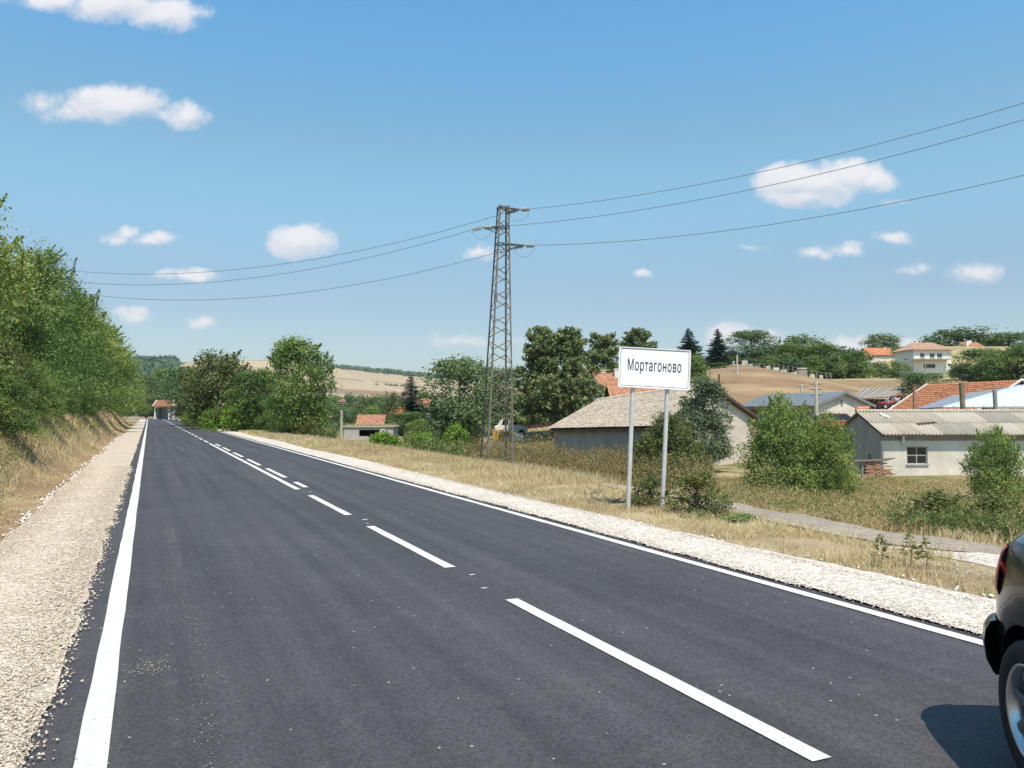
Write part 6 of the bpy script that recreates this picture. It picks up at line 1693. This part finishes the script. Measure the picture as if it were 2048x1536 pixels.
for ax in (0.0, WB):
    for s_ in (-1, 1):
        n = 40; R0 = .365; y0, y1 = s_ * .50, s_ * .95
        vs = [(ax + R0 * math.cos(2 * math.pi * k / n), y0, .305 + R0 * math.sin(2 * math.pi * k / n)) for k in range(n)] + [(ax + R0 * math.cos(2 * math.pi * k / n), y1, .305 + R0 * math.sin(2 * math.pi * k / n)) for k in range(n)]
        cut.add(vs, [tuple(range(n)), tuple(range(n, 2 * n))[::-1]] + [(i, (i + 1) % n, (i + 1) % n + n, i + n) for i in range(n)])
co = cut.obj('cutter', PLAST, car)
bpy.context.view_layer.update()
md = body.modifiers.new('arches', 'BOOLEAN'); md.operation = 'DIFFERENCE'; md.object = co; md.solver = 'EXACT'
dg = bpy.context.evaluated_depsgraph_get()
newm = bpy.data.meshes.new_from_object(body.evaluated_get(dg), depsgraph=dg)
body.modifiers.clear(); body.data = newm; newm.name = 'body'
newm.materials.clear(); newm.materials.append(PAINT)
bpy.data.objects.remove(co)
loft(np.linspace(1.0, 1.33, 9), 'window_band', CGLASS, grow=.006, cap=False, parent=car)
bz = [.33, .36, .42, .50, .56, .595, .61]
bg_ = dict(zip(bz, [.015, .040, .055, .055, .048, .03, .004]))
loft(bz, 'rear_bumper', PLAST, sel=lambda v: v[0] < -.36, cap=False, parent=car, growf=lambda z: bg_[z])
loft([.24, .28, .36, .50, .58, .61], 'front_bumper', PLAST, sel=lambda v: v[0] > WB + .38, cap=False, parent=car, grow=.03)
tz = list(np.linspace(.735, .965, 9))
for s_ in (-1, 1):
    loft(tz, 'tail_light', REDL, sel=lambda v, s_=s_: v[0] < -.34 and v[1] * s_ > .55, cap=False, parent=car, growf=lambda z: .004 + .012 * math.sin(math.pi * (z - .735) / .23) ** .5 if 0 < (z - .735) / .23 < 1 else .001)
    loft(list(np.linspace(.58, .74, 6)), 'headlight', material('headlight_glass', (.6, .62, .65), .1, .05, 3, spec=.7, coat=1), sel=lambda v, s_=s_: v[0] > 2.86 and v[1] * s_ > .42, cap=False, parent=car, grow=.008)
    m_ = MB().box(1.55, 1.72, s_ * .80 - .02, s_ * .80 + .14 * s_ + .02, .98, 1.12).obj('wing_mirror', PAINT, car, bevel=.02)
    for x_ in (.55, 1.5):
        MB().tube([(x_, s_ * .826, .80), (x_ + .16, s_ * .83, .80)], .015, 8).obj('door_handle', PAINT, car)
# side rubbing strip
for s_ in (-1, 1): MB().box(.42, 2.0, s_ * .832 - .012, s_ * .832 + .012, .50, .56).obj('side_strip', PLAST, car, bevel=.004)
tyre_p = [(.198, -.085), (.225, -.098), (.262, -.100), (.290, -.092), (.303, -.075), (.306, -.045), (.300, -.043), (.300, -.036), (.306, -.034), (.307, 0), (.306, .034), (.300, .036), (.300, .043), (.306, .045), (.303, .075), (.29, .092), (.262, .1), (.225, .098), (.198, .085)]
rim_p = [(.200, -.086), (.206, -.094), (.198, -.098), (.190, -.090), (.182, -.074), (.172, -.045), (.168, .05), (.196, .085)]
SPOKE = material('dull_alloy', (.16, .16, .16), .4, .08, 4, spec=.5, metal=.6)
SIDEW = material('tyre_rubber', (.016, .016, .017), .65, .15, 20, spec=.35)
def wheel(ax, s_):
    w = link('wheel', None, car); w.location = (ax, s_ * .735, .306); w.rotation_euler = (0, 0, 0 if s_ < 0 else math.pi)
    MB().lathe(tyre_p, 48, axis='y').obj('tyre', SIDEW, w, smooth=True)
    MB().lathe(rim_p, 48, axis='y').obj('rim', SILV, w, smooth=True)
    MB().lathe([(.001, .01), (.169, .012), (.169, .02)], 40, axis='y').obj('brake_drum', material('brake_drum', (.05, .045, .04), .7), w)
    for k in range(7):
        a = 2 * math.pi * k / 7 + .2; ca, sa = math.cos(a), math.sin(a)
        def pt(r, off, y): return (r * ca - off * sa, y, r * sa + off * ca)
        MB().hexa([pt(.03, -.026, -.070), pt(.176, -.017, -.078), pt(.176, .017, -.078), pt(.03, .026, -.070), pt(.03, -.026, -.045), pt(.176, -.015, -.05), pt(.176, .015, -.05), pt(.03, .026, -.045)]).obj('spoke', SPOKE, w, bevel=.005)
    MB().lathe([(.001, -.083), (.028, -.082), (.036, -.074), (.036, -.05)], 24, axis='y').obj('hub_cap', SILV, w, smooth=True)
for ax in (0.0, WB):
    for s_ in (-1, 1): wheel(ax, s_)

# ================================================================== the summer air
hm = bpy.data.materials.new('haze_air'); nt, N, L = nodes_of(hm)
ho = N.new('ShaderNodeOutputMaterial'); pv = N.new('ShaderNodeVolumePrincipled'); L.new(pv.outputs[0], ho.inputs['Volume'])
pv.inputs['Density'].default_value = .00011; pv.inputs['Color'].default_value = (.80, .88, .97, 1); pv.inputs['Anisotropy'].default_value = .3
MB().box(-9600, 9600, -9600, 9600, -420, 175).obj('haze', hm, None, kind='stuff')
